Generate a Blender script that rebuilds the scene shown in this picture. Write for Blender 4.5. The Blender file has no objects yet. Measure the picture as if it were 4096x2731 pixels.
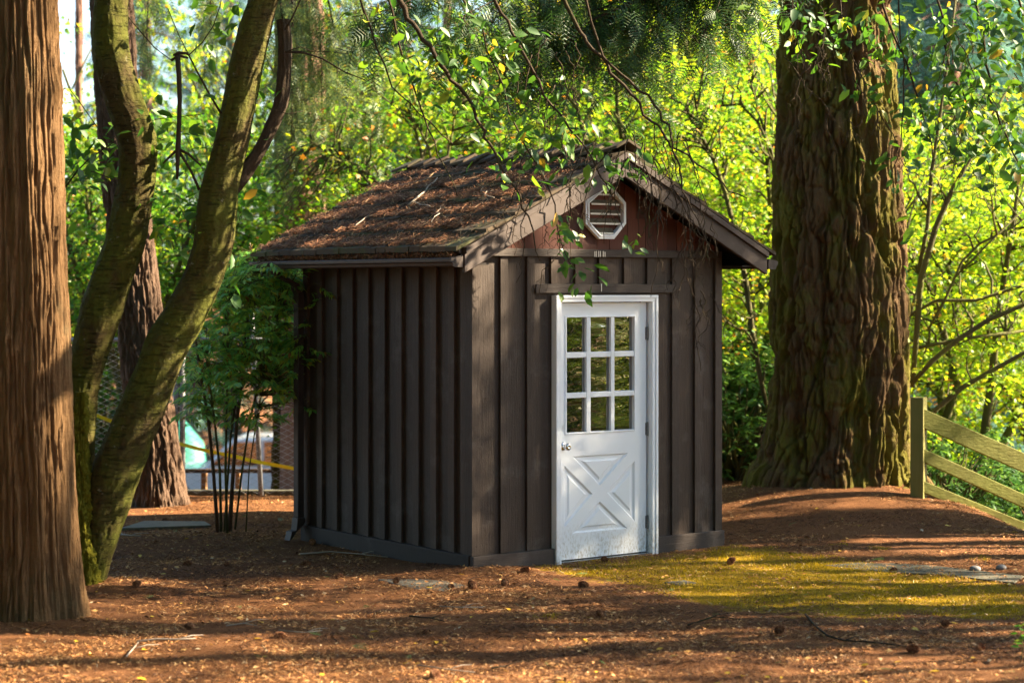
import bpy, bmesh, math, random
import numpy as np
from mathutils import Vector
R = math.radians
rng = np.random.default_rng(11)
random.seed(5)
sc = bpy.context.scene
COL = sc.collection

# ------------------------------------------------------------------ camera frame
F, YH, H = 7800.0, 1148.0, 2.165          # focal length / horizon in photo pixels, eye height
KD = 4096 / 2352

def at(px, py, Y):
    """pixel of the 2352 px wide view -> point at depth Y"""
    px *= KD; py *= KD
    return np.array([(px - 2048) / F * Y, Y, H - (py - YH) / F * Y])

def on_ground(px, py, z=0.0):
    px *= KD; py *= KD
    k = (H - z) * F / (py - YH)
    return np.array([(px - 2048) / F * k, k, z])

def mpp(Y):
    return KD * Y / F

# ------------------------------------------------------------------ noise (numpy)
_P = np.random.default_rng(3).permutation(4096)
_V = np.random.default_rng(4).random(4096)

def vnoise(x, y, z):
    xi, yi, zi = np.floor(x).astype(int), np.floor(y).astype(int), np.floor(z).astype(int)
    xf, yf, zf = x - xi, y - yi, z - zi
    s = lambda t: t * t * t * (t * (t * 6 - 15) + 10)
    u, v, w = s(xf), s(yf), s(zf)
    def h(i, j, k):
        return _V[(_P[(_P[(_P[i & 4095] + j) & 4095] + k) & 4095])]
    def lx(j, k):
        return h(xi, j, k) * (1 - u) + h(xi + 1, j, k) * u
    def ly(k):
        return lx(yi, k) * (1 - v) + lx(yi + 1, k) * v
    return ly(zi) * (1 - w) + ly(zi + 1) * w

def fbm(x, y, z, o=4):
    t, a, n = 0.0, 0.5, 0.0
    for i in range(o):
        t = t + a * vnoise(x * 2 ** i + 17 * i, y * 2 ** i + 5 * i, z * 2 ** i + 9 * i); n += a; a *= .5
    return t / n

# ------------------------------------------------------------------ tagging / linking
def tag(o, label=None, cat=None, group=None, kind=None):
    if label: o['label'] = label
    if cat: o['category'] = cat
    if group: o['group'] = group
    if kind: o['kind'] = kind
    return o

def empty(name, loc, rz=0.0, label=None, cat=None, group=None):
    o = bpy.data.objects.new(name, None); COL.objects.link(o)
    o.empty_display_size = .2
    o.location = tuple(float(v) for v in loc); o.rotation_euler = (0, 0, rz)
    return tag(o, label, cat, group)

def copy_tree(o, parent=None):
    c = o.copy(); COL.objects.link(c)
    if parent is not None: c.parent = parent
    for ch in list(o.children):
        copy_tree(ch, c)
    return c

class MB:
    def __init__(s): s.v = []; s.f = []; s.n = 0
    def add(s, v, f):
        v = [tuple(map(float, p)) for p in v]
        s.v += v; s.f += [tuple(int(i) + s.n for i in q) for q in f]; s.n += len(v)
    def box(s, x0, x1, y0, y1, z0, z1):
        s.add([(x0,y0,z0),(x1,y0,z0),(x1,y1,z0),(x0,y1,z0),(x0,y0,z1),(x1,y0,z1),(x1,y1,z1),(x0,y1,z1)],
              [(0,3,2,1),(4,5,6,7),(0,1,5,4),(1,2,6,5),(2,3,7,6),(3,0,4,7)])
    def prism(s, poly, axis, a, b):
        """poly: 2-D outline; axis 'y': (x,z) extruded from y=a to b; 'x': (y,z); 'z': (x,y)"""
        n = len(poly)
        def m(p, t):
            return {'y': (p[0], t, p[1]), 'x': (t, p[0], p[1]), 'z': (p[0], p[1], t)}[axis]
        s.add([m(p, a) for p in poly] + [m(p, b) for p in poly],
              [tuple(range(n))[::-1], tuple(range(n, 2 * n))] + [(i, (i + 1) % n, n + (i + 1) % n, n + i) for i in range(n)])
    def tube(s, pts, rad, n=8, cap=True):
        pts = np.asarray(pts, float); m = len(pts)
        rad = np.full(m, rad, float) if np.isscalar(rad) else np.asarray(rad, float)
        T = np.gradient(pts, axis=0); T /= np.linalg.norm(T, axis=1)[:, None] + 1e-9
        up = np.array([0, 0, 1.]) if abs(T[0][2]) < .9 else np.array([1., 0, 0])
        A = np.cross(up, T[0]); A /= np.linalg.norm(A)
        vs = []
        for i in range(m):
            A = A - T[i] * (A @ T[i]); A /= np.linalg.norm(A) + 1e-9
            B = np.cross(T[i], A)
            for k in range(n):
                an = 2 * math.pi * k / n
                vs.append(pts[i] + rad[i] * (math.cos(an) * A + math.sin(an) * B))
        fs = [(i * n + k, i * n + (k + 1) % n, (i + 1) * n + (k + 1) % n, (i + 1) * n + k) for i in range(m - 1) for k in range(n)]
        if cap: fs += [tuple(range(n))[::-1], tuple((m - 1) * n + k for k in range(n))]
        s.add(vs, fs)
    def lathe(s, prof, n=20, origin=(0,0,0), axis='z'):
        """prof: (r, h) rows"""
        o = np.array(origin, float); vs = []
        for r, h in prof:
            for k in range(n):
                a = 2 * math.pi * k / n; c, d = r * math.cos(a), r * math.sin(a)
                vs.append(o + {'z': (c, d, h), 'y': (c, h, d), 'x': (h, c, d)}[axis])
        m = len(prof)
        fs = [(i * n + k, i * n + (k + 1) % n, (i + 1) * n + (k + 1) % n, (i + 1) * n + k) for i in range(m - 1) for k in range(n)]
        fs += [tuple(range(n))[::-1], tuple((m - 1) * n + k for k in range(n))]
        s.add(vs, fs)
    def build(s, name, mat, parent=None, smooth=False, bevel=0.0):
        me = bpy.data.meshes.new(name); me.from_pydata(s.v, [], s.f); me.update()
        bm = bmesh.new(); bm.from_mesh(me); bmesh.ops.recalc_face_normals(bm, faces=bm.faces); bm.to_mesh(me); bm.free()
        return link(name, me, mat, parent, smooth, bevel)

def link(name, me, mat, parent=None, smooth=False, bevel=0.0):
    o = bpy.data.objects.new(name, me); COL.objects.link(o)
    if mat: me.materials.append(mat)
    if smooth: me.polygons.foreach_set('use_smooth', [True] * len(me.polygons))
    if parent is not None: o.parent = parent
    if bevel:
        b = o.modifiers.new('b', 'BEVEL'); b.width = bevel; b.segments = 2; b.limit_method = 'ANGLE'; b.angle_limit = R(40)
    return o

def np_mesh(name, V, loops, counts):
    me = bpy.data.meshes.new(name)
    V = np.ascontiguousarray(V, np.float32); loops = np.ascontiguousarray(loops, np.int32)
    counts = np.ascontiguousarray(counts, np.int32)
    me.vertices.add(len(V)); me.vertices.foreach_set('co', V.ravel())
    me.loops.add(len(loops)); me.loops.foreach_set('vertex_index', loops)
    me.polygons.add(len(counts))
    st = np.concatenate([[0], np.cumsum(counts)[:-1]]).astype(np.int32)
    me.polygons.foreach_set('loop_start', st); me.polygons.foreach_set('loop_total', counts)
    me.update(calc_edges=True); me.validate()
    return me

def grid_mesh(name, G):
    """G: (m, n, 3) array of points -> quad grid"""
    m, n = G.shape[:2]
    i = np.arange(m - 1)[:, None] * n + np.arange(n - 1)[None, :]
    q = np.stack([i, i + 1, i + n + 1, i + n], -1).reshape(-1, 4)
    return np_mesh(name, G.reshape(-1, 3), q.ravel(), np.full(len(q), 4))

# ------------------------------------------------------------------ scattered leaf meshes
def tmpl(verts, faces):
    return np.array(verts, float), [tuple(f) for f in faces]

CHERRY = tmpl([(0,0,0),(.3,0,-.03),(.7,0,-.04),(1,0,-.12),(.3,.24,.05),(.68,.21,.02),(.3,-.24,.05),(.68,-.21,.02)],
              [(0,1,4),(1,2,5,4),(2,3,5),(0,6,1),(6,7,2,1),(7,3,2)])
LANCE = tmpl([(0,0,0),(.4,.14,.02),(1,0,-.12),(.4,-.14,.02),(.45,0,-.02)], [(0,4,1),(4,2,1),(0,3,4),(3,2,4)])
RHODO = tmpl([(0,0,0),(.5,0,0),(1,0,-.15),(.35,.15,-.02),(.72,.15,-.06),(.35,-.15,-.02),(.72,-.15,-.06)],
             [(0,1,3),(1,4,3),(1,2,4),(0,5,1),(5,6,1),(6,2,1)])
def _maple():
    v = [(.45, 0, 0)]
    for a, r in [(0,.56),(28,.27),(52,.5),(84,.25),(112,.42),(150,.2),(180,.42),(210,.2),(248,.42),(276,.25),(308,.5),(332,.27)]:
        if a == 180: r = .16
        v.append((.45 + r * math.cos(R(a)), r * math.sin(R(a)), -.25 * r * r))
    return tmpl(v, [(0, i, i % 12 + 1) for i in range(1, 13)])
MAPLE = _maple()
MAPLE3 = tmpl([(0,0,0),(.5,0,.03),(1,0,-.1),(.62,.16,0),(.7,.48,-.08),(.3,.2,0),(.62,-.16,0),(.7,-.48,-.08),(.3,-.2,0)],
              [(1,2,3),(1,3,4),(1,4,5),(1,5,0),(1,6,2),(1,7,6),(1,8,7),(1,0,8)])
def _frond(n, wid, droop, sub):
    v, f = [], []
    def tri(a, b, c):
        k = len(v); v.extend([a, b, c]); f.append((k, k + 1, k + 2))
    for i in range(n):
        t = (i + .6) / n; L = wid * math.sin(math.pi * min(1, t * .8 + .18)) * (1.15 - t)
        for sgn in (1, -1):
            x0, z0 = t, -droop * t * t
            x1, y1 = t + L * .75, sgn * L
            z1 = z0 - droop * .3 * L
            tri((x0, 0, z0), (x0 + .05, 0, z0), (x1, y1, z1))
            for j in range(sub):
                q = .3 + .6 * (j + .5) / sub
                xa, ya, za = x0 + (x1 - x0) * q, y1 * q, z0 + (z1 - z0) * q
                d = L * .38 * (1.2 - q)
                tri((xa - .01, ya, za), (xa + .012, ya, za), (xa + d, ya + sgn * d * .25, za - .03))
                tri((xa - .01, ya, za), (xa + .012, ya, za), (xa + d * .25, ya + sgn * d, za - .03))
    tri((0, .012, 0), (0, -.012, 0), (1, 0, -droop))
    return tmpl(v, f)
FROND = _frond(7, .42, .25, 0)
SPRAY = _frond(8, .40, .35, 3)
NEEDLE = tmpl([(-.5,-.05,0),(.5,-.03,.02),(.5,.03,.02),(-.5,.05,0)], [(0,1,2,3)])
CHIP = tmpl([(-.5,-.2,0),(.1,-.3,.08),(.5,0,0),(.05,.28,.06)], [(0,1,2,3)])
BLADE = tmpl([(0,-.14,0),(0,.14,0),(1,0,.25)], [(0,1,2)])

def scatter(name, T, P, U, N, S, mat, parent=None):
    tv, tf = T
    P = np.asarray(P, float); n = len(P)
    U = U / (np.linalg.norm(U, axis=1)[:, None] + 1e-9)
    N = N - U * (N * U).sum(1)[:, None]; N = N / (np.linalg.norm(N, axis=1)[:, None] + 1e-9)
    W = np.cross(N, U); S = np.broadcast_to(np.asarray(S, float), (n,))[:, None, None]
    V = P[:, None, :] + S * (U[:, None, :] * tv[None, :, 0:1] + W[:, None, :] * tv[None, :, 1:2] + N[:, None, :] * tv[None, :, 2:3])
    k = len(tv)
    lo = np.concatenate([np.array(f) for f in tf]); cn = np.array([len(f) for f in tf])
    loops = (np.arange(n)[:, None] * k + lo[None, :]).ravel()
    me = np_mesh(name, V.reshape(-1, 3), loops, np.tile(cn, n))
    return link(name, me, mat, parent)

def rand_dir(n, g=rng):
    v = g.normal(size=(n, 3)); return v / np.linalg.norm(v, axis=1)[:, None]

# ------------------------------------------------------------------ materials
def new_mat(name):
    m = bpy.data.materials.new(name); m.use_nodes = True
    nt = m.node_tree; nt.nodes.clear()
    out = nt.nodes.new('ShaderNodeOutputMaterial')
    return m, nt, out
def ramp(nt, src, stops, interp='LINEAR'):
    r = nt.nodes.new('ShaderNodeValToRGB'); r.color_ramp.interpolation = interp
    e = r.color_ramp.elements
    while len(e) < len(stops): e.new(.5)
    for el, (p, c) in zip(e, stops):
        el.position = p; el.color = (*c, 1) if len(c) == 3 else c
    nt.links.new(src, r.inputs[0]); return r.outputs[0]
def noise(nt, scale, detail=4, rough=.6, coord=None, stretch=None, kind='noise', dist=0):
    tc = nt.nodes.new('ShaderNodeTexCoord'); s = tc.outputs[coord or 'Object']
    if stretch:
        mp = nt.nodes.new('ShaderNodeMapping'); mp.inputs['Scale'].default_value = stretch
        nt.links.new(s, mp.inputs[0]); s = mp.outputs[0]
    t = nt.nodes.new('ShaderNodeTexNoise'); t.inputs['Scale'].default_value = scale
    t.inputs['Detail'].default_value = detail; t.inputs['Roughness'].default_value = rough; t.inputs['Distortion'].default_value = dist
    nt.links.new(s, t.inputs['Vector']); return t.outputs['Fac']
def mixc(nt, fac, a, b, mode='MIX'):
    m = nt.nodes.new('ShaderNodeMix'); m.data_type = 'RGBA'; m.blend_type = mode
    for v, i in ((fac, 0), (a, 6), (b, 7)):
        if isinstance(v, (int, float)): m.inputs[i].default_value = v
        elif isinstance(v, tuple): m.inputs[i].default_value = (*v, 1)
        else: nt.links.new(v, m.inputs[i])
    return m.outputs[2]
def bump(nt, h, strength=.5, dist=.01):
    b = nt.nodes.new('ShaderNodeBump'); b.inputs['Strength'].default_value = strength; b.inputs['Distance'].default_value = dist
    nt.links.new(h, b.inputs['Height']); return b.outputs[0]
def principled(nt, out, col, rough=.7, nrm=None, spec=.3, metal=0, **kw):
    p = nt.nodes.new('ShaderNodeBsdfPrincipled')
    if isinstance(col, tuple): p.inputs['Base Color'].default_value = (*col, 1)
    else: nt.links.new(col, p.inputs['Base Color'])
    if isinstance(rough, (int, float)): p.inputs['Roughness'].default_value = rough
    else: nt.links.new(rough, p.inputs['Roughness'])
    p.inputs['Specular IOR Level'].default_value = spec; p.inputs['Metallic'].default_value = metal
    for k, v in kw.items(): p.inputs[k].default_value = v
    if nrm is not None: nt.links.new(nrm, p.inputs['Normal'])
    nt.links.new(p.outputs[0], out.inputs[0]); return p
def math_n(nt, op, a, b=None):
    m = nt.nodes.new('ShaderNodeMath'); m.operation = op
    for i, v in enumerate((a, b)):
        if v is None: continue
        if isinstance(v, (int, float)): m.inputs[i].default_value = v
        else: nt.links.new(v, m.inputs[i])
    return m.outputs[0]
def island(nt):
    return nt.nodes.new('ShaderNodeNewGeometry').outputs['Random Per Island']

def leaf_mat(name, stops, trans=.5, gloss=.08, rough=.35, tint=(1.0, 1.0, 1.0)):
    m, nt, out = new_mat(name)
    c = ramp(nt, island(nt), stops)
    d = nt.nodes.new('ShaderNodeBsdfDiffuse'); nt.links.new(c, d.inputs[0])
    t = nt.nodes.new('ShaderNodeBsdfTranslucent')
    ct = mixc(nt, 1.0, c, tint, 'MULTIPLY'); nt.links.new(ct, t.inputs[0])
    mx = nt.nodes.new('ShaderNodeMixShader'); mx.inputs[0].default_value = trans
    nt.links.new(d.outputs[0], mx.inputs[1]); nt.links.new(t.outputs[0], mx.inputs[2])
    g = nt.nodes.new('ShaderNodeBsdfGlossy'); g.inputs['Roughness'].default_value = rough; g.inputs[0].default_value = (.9, .95, 1, 1)
    m2 = nt.nodes.new('ShaderNodeMixShader'); m2.inputs[0].default_value = gloss
    nt.links.new(mx.outputs[0], m2.inputs[1]); nt.links.new(g.outputs[0], m2.inputs[2])
    nt.links.new(m2.outputs[0], out.inputs[0]); return m

def island_mat(name, stops, rough=.8, spec=.2):
    m, nt, out = new_mat(name)
    principled(nt, out, ramp(nt, island(nt), stops), rough, spec=spec); return m

def wood_paint(name, c0, c1, stretch, rough=.65, wear=(.075, .064, .058), amount=.62, bs=.35):
    m, nt, out = new_mat(name)
    grain = noise(nt, 6, 6, .65, stretch=stretch, dist=.6)
    blotch = noise(nt, 3.5, 5, .65)
    fine = noise(nt, 90, 3, .6)
    c = mixc(nt, grain, c0, c1)
    w = ramp(nt, blotch, [(amount, (0,0,0)), (min(.99, amount + .16), (1,1,1))])
    c = mixc(nt, math_n(nt, 'MULTIPLY', w, math_n(nt, 'MULTIPLY', fine, .8)), c, wear)
    h = math_n(nt, 'ADD', grain, math_n(nt, 'MULTIPLY', fine, .35))
    tint = ramp(nt, island(nt), [(0, (.72,.72,.74)), (.5, (1,1,1)), (1, (1.32,1.26,1.2))]); c = mixc(nt, 1.0, c, tint, 'MULTIPLY')
    principled(nt, out, c, rough, bump(nt, h, bs, .006), spec=.35); return m

M = {}
M['paint'] = wood_paint('brown_paint', (.021,.0142,.0105), (.062,.042,.031), (16, 16, .7), wear=(.11,.098,.09), amount=.54, bs=.7)
M['paint_h'] = wood_paint('brown_paint_board', (.024,.0175,.0145), (.060,.045,.038), (.8, .8, 14), wear=(.11,.098,.09), amount=.54, bs=.7)
M['paint_barge'] = wood_paint('brown_paint_barge', (.045,.033,.029), (.068,.050,.044), (1.2, 1.2, 1.2))
M['soffit'] = wood_paint('darkest_brown_paint', (.010,.007,.006), (.018,.012,.010), (1, 8, 1))  # darkest brown, also on fascia, overhang lining and the side skirt board
M['gable'] = None
def mk():
    m, nt, out = new_mat('red_cedar_shingle')
    g = noise(nt, 8, 5, .6, stretch=(10, 10, .7), dist=.5)
    c = ramp(nt, island(nt), [(0, (.050,.015,.010)), (.5, (.095,.028,.017)), (1, (.14,.045,.026))])
    c = mixc(nt, math_n(nt, 'MULTIPLY', g, .5), c, (.03,.010,.008))
    principled(nt, out, c, .7, bump(nt, g, .4, .005)); M['gable'] = m
    m, nt, out = new_mat('white_paint')
    n1 = noise(nt, 3, 5, .6); n2 = noise(nt, 60, 4, .7, stretch=(1, 1, .5))
    sep = nt.nodes.new('ShaderNodeSeparateXYZ'); tc = nt.nodes.new('ShaderNodeTexCoord'); nt.links.new(tc.outputs['Object'], sep.inputs[0])
    low = ramp(nt, math_n(nt, 'ADD', sep.outputs[2], math_n(nt, 'MULTIPLY', n1, .35)), [(.18, (1,1,1)), (.52, (0,0,0))])
    dirt = ramp(nt, n2, [(.46, (0,0,0)), (.66, (1,1,1))])
    c = mixc(nt, math_n(nt, 'MULTIPLY', n1, .25), (.75,.81,.88), (.66,.71,.77))
    c = mixc(nt, math_n(nt, 'MULTIPLY', low, math_n(nt, 'ADD', math_n(nt, 'MULTIPLY', dirt, .75), .18)), c, (.30,.27,.20))
    principled(nt, out, c, .38, bump(nt, n2, .06, .002), spec=.45); M['white'] = m
    m, nt, out = new_mat('aged_white_paint')
    n2 = noise(nt, 30, 4, .7); c = mixc(nt, ramp(nt, n2, [(.55, (0,0,0)), (.75, (1,1,1))]), (.72,.70,.64), (.35,.30,.22))
    principled(nt, out, c, .5); M['oldwhite'] = m
    m, nt, out = new_mat('grey_brown_louver'); n2 = noise(nt, 30, 4, .7); principled(nt, out, ramp(nt, n2, [(.3, (.075,.062,.042)), (.7, (.15,.125,.085))]), .8); M['louver'] = m  # grey-brown louver faces; their front edges are paler strips
    m, nt, out = new_mat('window_glass')
    w = noise(nt, 2.2, 2, .5, stretch=(1, 1, 4.5))
    w2 = noise(nt, 7, 2, .5, stretch=(1, 1, 3))
    principled(nt, out, (.004,.006,.006), .015, bump(nt, math_n(nt, 'ADD', w, math_n(nt, 'MULTIPLY', w2, .25)), .22, .03), spec=.5, IOR=3.4); M['glass'] = m
    m, nt, out = new_mat('brushed_metal'); principled(nt, out, (.55,.56,.58), .22, metal=1); M['metal'] = m
    m, nt, out = new_mat('galvanized_steel'); n = noise(nt, 40, 3)
    principled(nt, out, ramp(nt, n, [(0, (.12,.125,.135)), (1, (.24,.25,.27))]), .5, metal=.35); M['galv'] = m
    m, nt, out = new_mat('bright_wire'); principled(nt, out, (.42,.44,.47), .45, metal=.2); M['wire'] = m
    m, nt, out = new_mat('gutter_paint'); n = noise(nt, 9, 5)
    principled(nt, out, ramp(nt, n, [(.3, (.026,.019,.017)), (.7, (.048,.036,.032))]), .55, spec=.3); M['gutter'] = m
    m, nt, out = new_mat('shake_shingle')
    g = noise(nt, 7, 6, .65, stretch=(1, 12, 1), dist=.4)
    c = ramp(nt, island(nt), [(0, (.050,.036,.024)), (.35, (.085,.060,.038)), (.7, (.065,.055,.035)), (1, (.11,.075,.045))])
    c = mixc(nt, math_n(nt, 'MULTIPLY', g, .6), c, (.025,.018,.012))
    ms = ramp(nt, noise(nt, 2.3, 6, .7), [(.5, (0,0,0)), (.66, (1,1,1))])
    c = mixc(nt, math_n(nt, 'MULTIPLY', ms, .75), c, (.055,.075,.018))
    principled(nt, out, c, .85, bump(nt, g, .6, .01)); M['shake'] = m
    # barks
    def bark(key, c0, c1, st, sc_=5, moss=None, mstops=(.5, .62), lichen=None, bs=.8, bd=.02, ring=None):
        m, nt, out = new_mat(key)
        g = noise(nt, sc_, 8, .7, stretch=st, dist=.8)
        f = noise(nt, 45, 4, .65)
        c = mixc(nt, g, c0, c1)
        c = mixc(nt, math_n(nt, 'MULTIPLY', f, .5), c, tuple(v * .55 for v in c0))
        hh = math_n(nt, 'ADD', g, math_n(nt, 'MULTIPLY', f, .4))
        if ring:
            r_ = noise(nt, 9, 4, .7, stretch=ring)
            rl = ramp(nt, r_, [(.56, (0,0,0)), (.66, (1,1,1))])
            c = mixc(nt, math_n(nt, 'MULTIPLY', rl, .65), c, tuple(v * .4 for v in c0)); hh = math_n(nt, 'ADD', hh, math_n(nt, 'MULTIPLY', rl, .6))
        if moss:
            mm = ramp(nt, noise(nt, 2.6, 6, .7, stretch=(1, 1, .55)), [(mstops[0], (0,0,0)), (mstops[1], (1,1,1))])
            c = mixc(nt, math_n(nt, 'MULTIPLY', mm, .85), c, moss)
        if lichen:
            ll = ramp(nt, noise(nt, 16, 5, .7), [(.64, (0,0,0)), (.7, (1,1,1))])
            c = mixc(nt, math_n(nt, 'MULTIPLY', ll, .6), c, lichen)
        principled(nt, out, c, .9, bump(nt, hh, bs, bd), spec=.15); M[key] = m
    bark('cedar_bark', (.080,.043,.018), (.30,.180,.085), (18, 18, .55), 4, moss=(.10,.085,.045), mstops=(.55, .72), bs=1, bd=.03)
    bark('cherry_bark', (.036,.028,.011), (.088,.062,.022), (1.2, 1.2, 1.6), 4, moss=(.070,.080,.010), mstops=(.38, .56), lichen=(.22,.22,.17), bs=1, ring=(1.0, 1.0, 9))
    bark('dead_bark', (.03,.022,.015), (.075,.055,.035), (2, 2, 1), 9, moss=(.05,.055,.015), mstops=(.55, .7))
    bark('fir_bark', (.058,.036,.017), (.21,.128,.058), (4, 4, 1.1), 9, moss=(.115,.110,.012), mstops=(.44, .58), bs=1, bd=.03)
    bark('fir_bark_grey', (.070,.045,.032), (.22,.145,.10), (4, 4, 1.1), 9, bs=1, bd=.03)
    bark('far_bark', (.16,.09,.065), (.34,.20,.15), (3, 3, .6), 3)
    bark('maple_bark', (.050,.050,.024), (.12,.11,.05), (2, 2, 1), 6, moss=(.11,.12,.03), mstops=(.45, .6))
    bark('shrub_bark', (.09,.055,.035), (.18,.12,.08), (3, 3, 1), 8)
    bark('moss', (.10,.10,.008), (.22,.20,.015), (3, 3, 3), 18, bs=1, bd=.02)
    m, nt, out = new_mat('weathered_green_wood')
    g = noise(nt, 7, 5, .6, stretch=(1, 8, 8)); b = noise(nt, 3, 4)
    c = mixc(nt, g, (.06,.065,.012), (.27,.25,.07)); c = mixc(nt, math_n(nt, 'MULTIPLY', b, .9), c, (.12,.15,.012))
    principled(nt, out, c, .8, bump(nt, g, .9, .006)); M['fence_wood'] = m
    m, nt, out = new_mat('weathered_green_post')
    g = noise(nt, 7, 5, .6, stretch=(8, 8, .8)); b = noise(nt, 3, 4)
    c = mixc(nt, g, (.12,.11,.03), (.27,.23,.08)); c = mixc(nt, math_n(nt, 'MULTIPLY', b, .8), c, (.12,.14,.02))
    principled(nt, out, c, .8, bump(nt, g, .3, .004)); M['fence_post'] = m
    m, nt, out = new_mat('concrete'); n = noise(nt, 14, 6, .7)
    principled(nt, out, ramp(nt, n, [(.3, (.048,.048,.034)), (.7, (.10,.095,.068))]), .9, bump(nt, n, .4, .006)); M['concrete'] = m
    m, nt, out = new_mat('tape_yellow'); n = noise(nt, 5, 3)
    principled(nt, out, ramp(nt, n, [(.3, (.62,.58,.015)), (.7, (.75,.70,.03))]), .35); M['tape'] = m
    m, nt, out = new_mat('white_car_paint'); principled(nt, out, (.70,.72,.74), .25, spec=.5, **{'Coat Weight': .5}); M['car'] = m
    m, nt, out = new_mat('rubber_and_vent_dark'); principled(nt, out, (.02,.02,.022), .8); M['near_black'] = m
    m, nt, out = new_mat('teal_sheet'); n = noise(nt, 2, 4)
    principled(nt, out, ramp(nt, n, [(.3, (.02,.16,.13)), (.7, (.04,.26,.21))]), .5); M['teal'] = m
    m, nt, out = new_mat('timber'); n = noise(nt, 6, 4, stretch=(6, 6, .6))
    principled(nt, out, ramp(nt, n, [(.3, (.30,.17,.08)), (.7, (.46,.28,.14))]), .8); M['timber'] = m
    m, nt, out = new_mat('stone'); n = noise(nt, 12, 6)
    principled(nt, out, ramp(nt, n, [(.3, (.10,.10,.105)), (.7, (.20,.20,.20))]), .85, bump(nt, n, .3, .005)); M['stone'] = m
    m, nt, out = new_mat('grey_green_cover'); n = noise(nt, 20, 5); v = nt.nodes.new('ShaderNodeTexChecker'); v.inputs['Scale'].default_value = 60
    tc = nt.nodes.new('ShaderNodeTexCoord'); nt.links.new(tc.outputs['Object'], v.inputs[0])
    c = ramp(nt, n, [(.3, (.085,.085,.07)), (.7, (.16,.15,.12))])
    principled(nt, out, c, .6, bump(nt, math_n(nt, 'ADD', n, math_n(nt, 'MULTIPLY', v.outputs[1], .6)), .4, .004)); M['cover'] = m
    # ground
    m, nt, out = new_mat('needle_duff')
    a = noise(nt, 160, 3, .7); b = noise(nt, 38, 6, .75); l = noise(nt, 1.4, 5, .6); nd = noise(nt, 70, 4, .7, stretch=(1, 5, 1), dist=2.5)
    c = ramp(nt, math_n(nt, 'ADD', math_n(nt, 'MULTIPLY', a, .4), math_n(nt, 'MULTIPLY', nd, .6)), [(.30, (.055,.024,.012)), (.5, (.22,.095,.038)), (.68, (.48,.235,.095))])
    c = mixc(nt, math_n(nt, 'MULTIPLY', b, .45), c, (.09,.042,.022))
    c = mixc(nt, ramp(nt, l, [(.45, (0,0,0)), (.7, (.5,.5,.5))]), c, (.15,.07,.035))
    at_ = nt.nodes.new('ShaderNodeAttribute'); at_.attribute_name = 'moss'
    mk_ = ramp(nt, math_n(nt, 'ADD', at_.outputs['Fac'], math_n(nt, 'MULTIPLY', math_n(nt, 'SUBTRACT', noise(nt, 3.2, 7, .75), .5), 2.0)), [(.42, (0,0,0)), (.6, (1,1,1))])
    mc = ramp(nt, math_n(nt, 'ADD', math_n(nt, 'MULTIPLY', b, .6), math_n(nt, 'MULTIPLY', a, .4)), [(.3, (.15,.105,.005)), (.6, (.38,.25,.008)), (.75, (.48,.33,.02))])
    c = mixc(nt, math_n(nt, 'MULTIPLY', mk_, .92), c, mc)
    hh = math_n(nt, 'ADD', math_n(nt, 'ADD', b, math_n(nt, 'MULTIPLY', a, .5)), nd)
    principled(nt, out, c, .95, bump(nt, hh, 1.0, .02), spec=.1); M['ground'] = m
mk()
Y1, Y2 = (.30,.34,.012), (.42,.40,.012)
M['maple_leaf'] = leaf_mat('maple_leaf', [(0, (.055,.17,.010)), (.35, (.12,.29,.012)), (.7, (.24,.39,.012)), (.93, (.38,.43,.012)), (.955, (.50,.18,.015)), (1, (.5,.24,.02))], .64, .03, .5)
M['maple_green'] = leaf_mat('maple_green_leaf', [(0, (.04,.15,.010)), (.5, (.09,.27,.012)), (.9, (.20,.36,.012)), (.97, (.34,.36,.02)), (1, (.45,.20,.02))], .62, .03, .5)
M['maple_gold'] = leaf_mat('maple_gold_leaf', [(0, (.15,.32,.010)), (.5, (.26,.42,.012)), (.85, (.40,.48,.014)), (.965, (.50,.46,.02)), (1, (.6,.28,.03))], .66, .03, .5)
M['cherry_leaf'] = leaf_mat('cherry_leaf', [(0, (.035,.11,.010)), (.6, (.07,.18,.012)), (.92, (.14,.26,.012)), (.97, (.38,.38,.02)), (1, (.40,.22,.02))], .58, .035, .5)
M['nandina_leaf'] = leaf_mat('shrub_leaf', [(0, (.10,.34,.08)), (.6, (.26,.54,.08)), (.93, (.48,.58,.04)), (.97, (.34,.24,.02)), (1, (.30,.08,.03))], .5, .06, .45)
M['rhodo_leaf'] = leaf_mat('rhododendron_leaf', [(0, (.025,.09,.018)), (.6, (.055,.15,.020)), (1, (.13,.26,.02))], .45, .07, .4)
M['conifer'] = leaf_mat('conifer_haze_tint', [(0, (.045,.13,.12)), (.6, (.080,.21,.18)), (1, (.13,.27,.17))], .5, .02, .6)  # blue-green needles, colour brightened to stand in for distant haze
M['cedar_spray'] = leaf_mat('cedar_spray', [(0, (.020,.060,.014)), (.6, (.045,.11,.018)), (.93, (.08,.16,.02)), (1, (.20,.12,.03))], .45, .03, .5)
M['spruce'] = leaf_mat('spruce_needles', [(0, (.06,.13,.05)), (.6, (.14,.21,.05)), (1, (.26,.28,.05))], .45, .03, .5)
M['litter'] = island_mat('litter_needles', [(0, (.060,.026,.013)), (.25, (.20,.085,.034)), (.55, (.40,.185,.065)), (.85, (.54,.28,.105)), (.95, (.60,.38,.17)), (1, (.28,.25,.18))])
M['dark_litter'] = island_mat('darker_needles', [(0, (.030,.014,.009)), (.5, (.085,.038,.018)), (.9, (.17,.078,.034)), (1, (.30,.18,.09))])
M['roof_litter'] = island_mat('roof_needles', [(0, (.060,.028,.017)), (.4, (.16,.073,.038)), (.8, (.29,.135,.068)), (1, (.44,.30,.18))])
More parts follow.
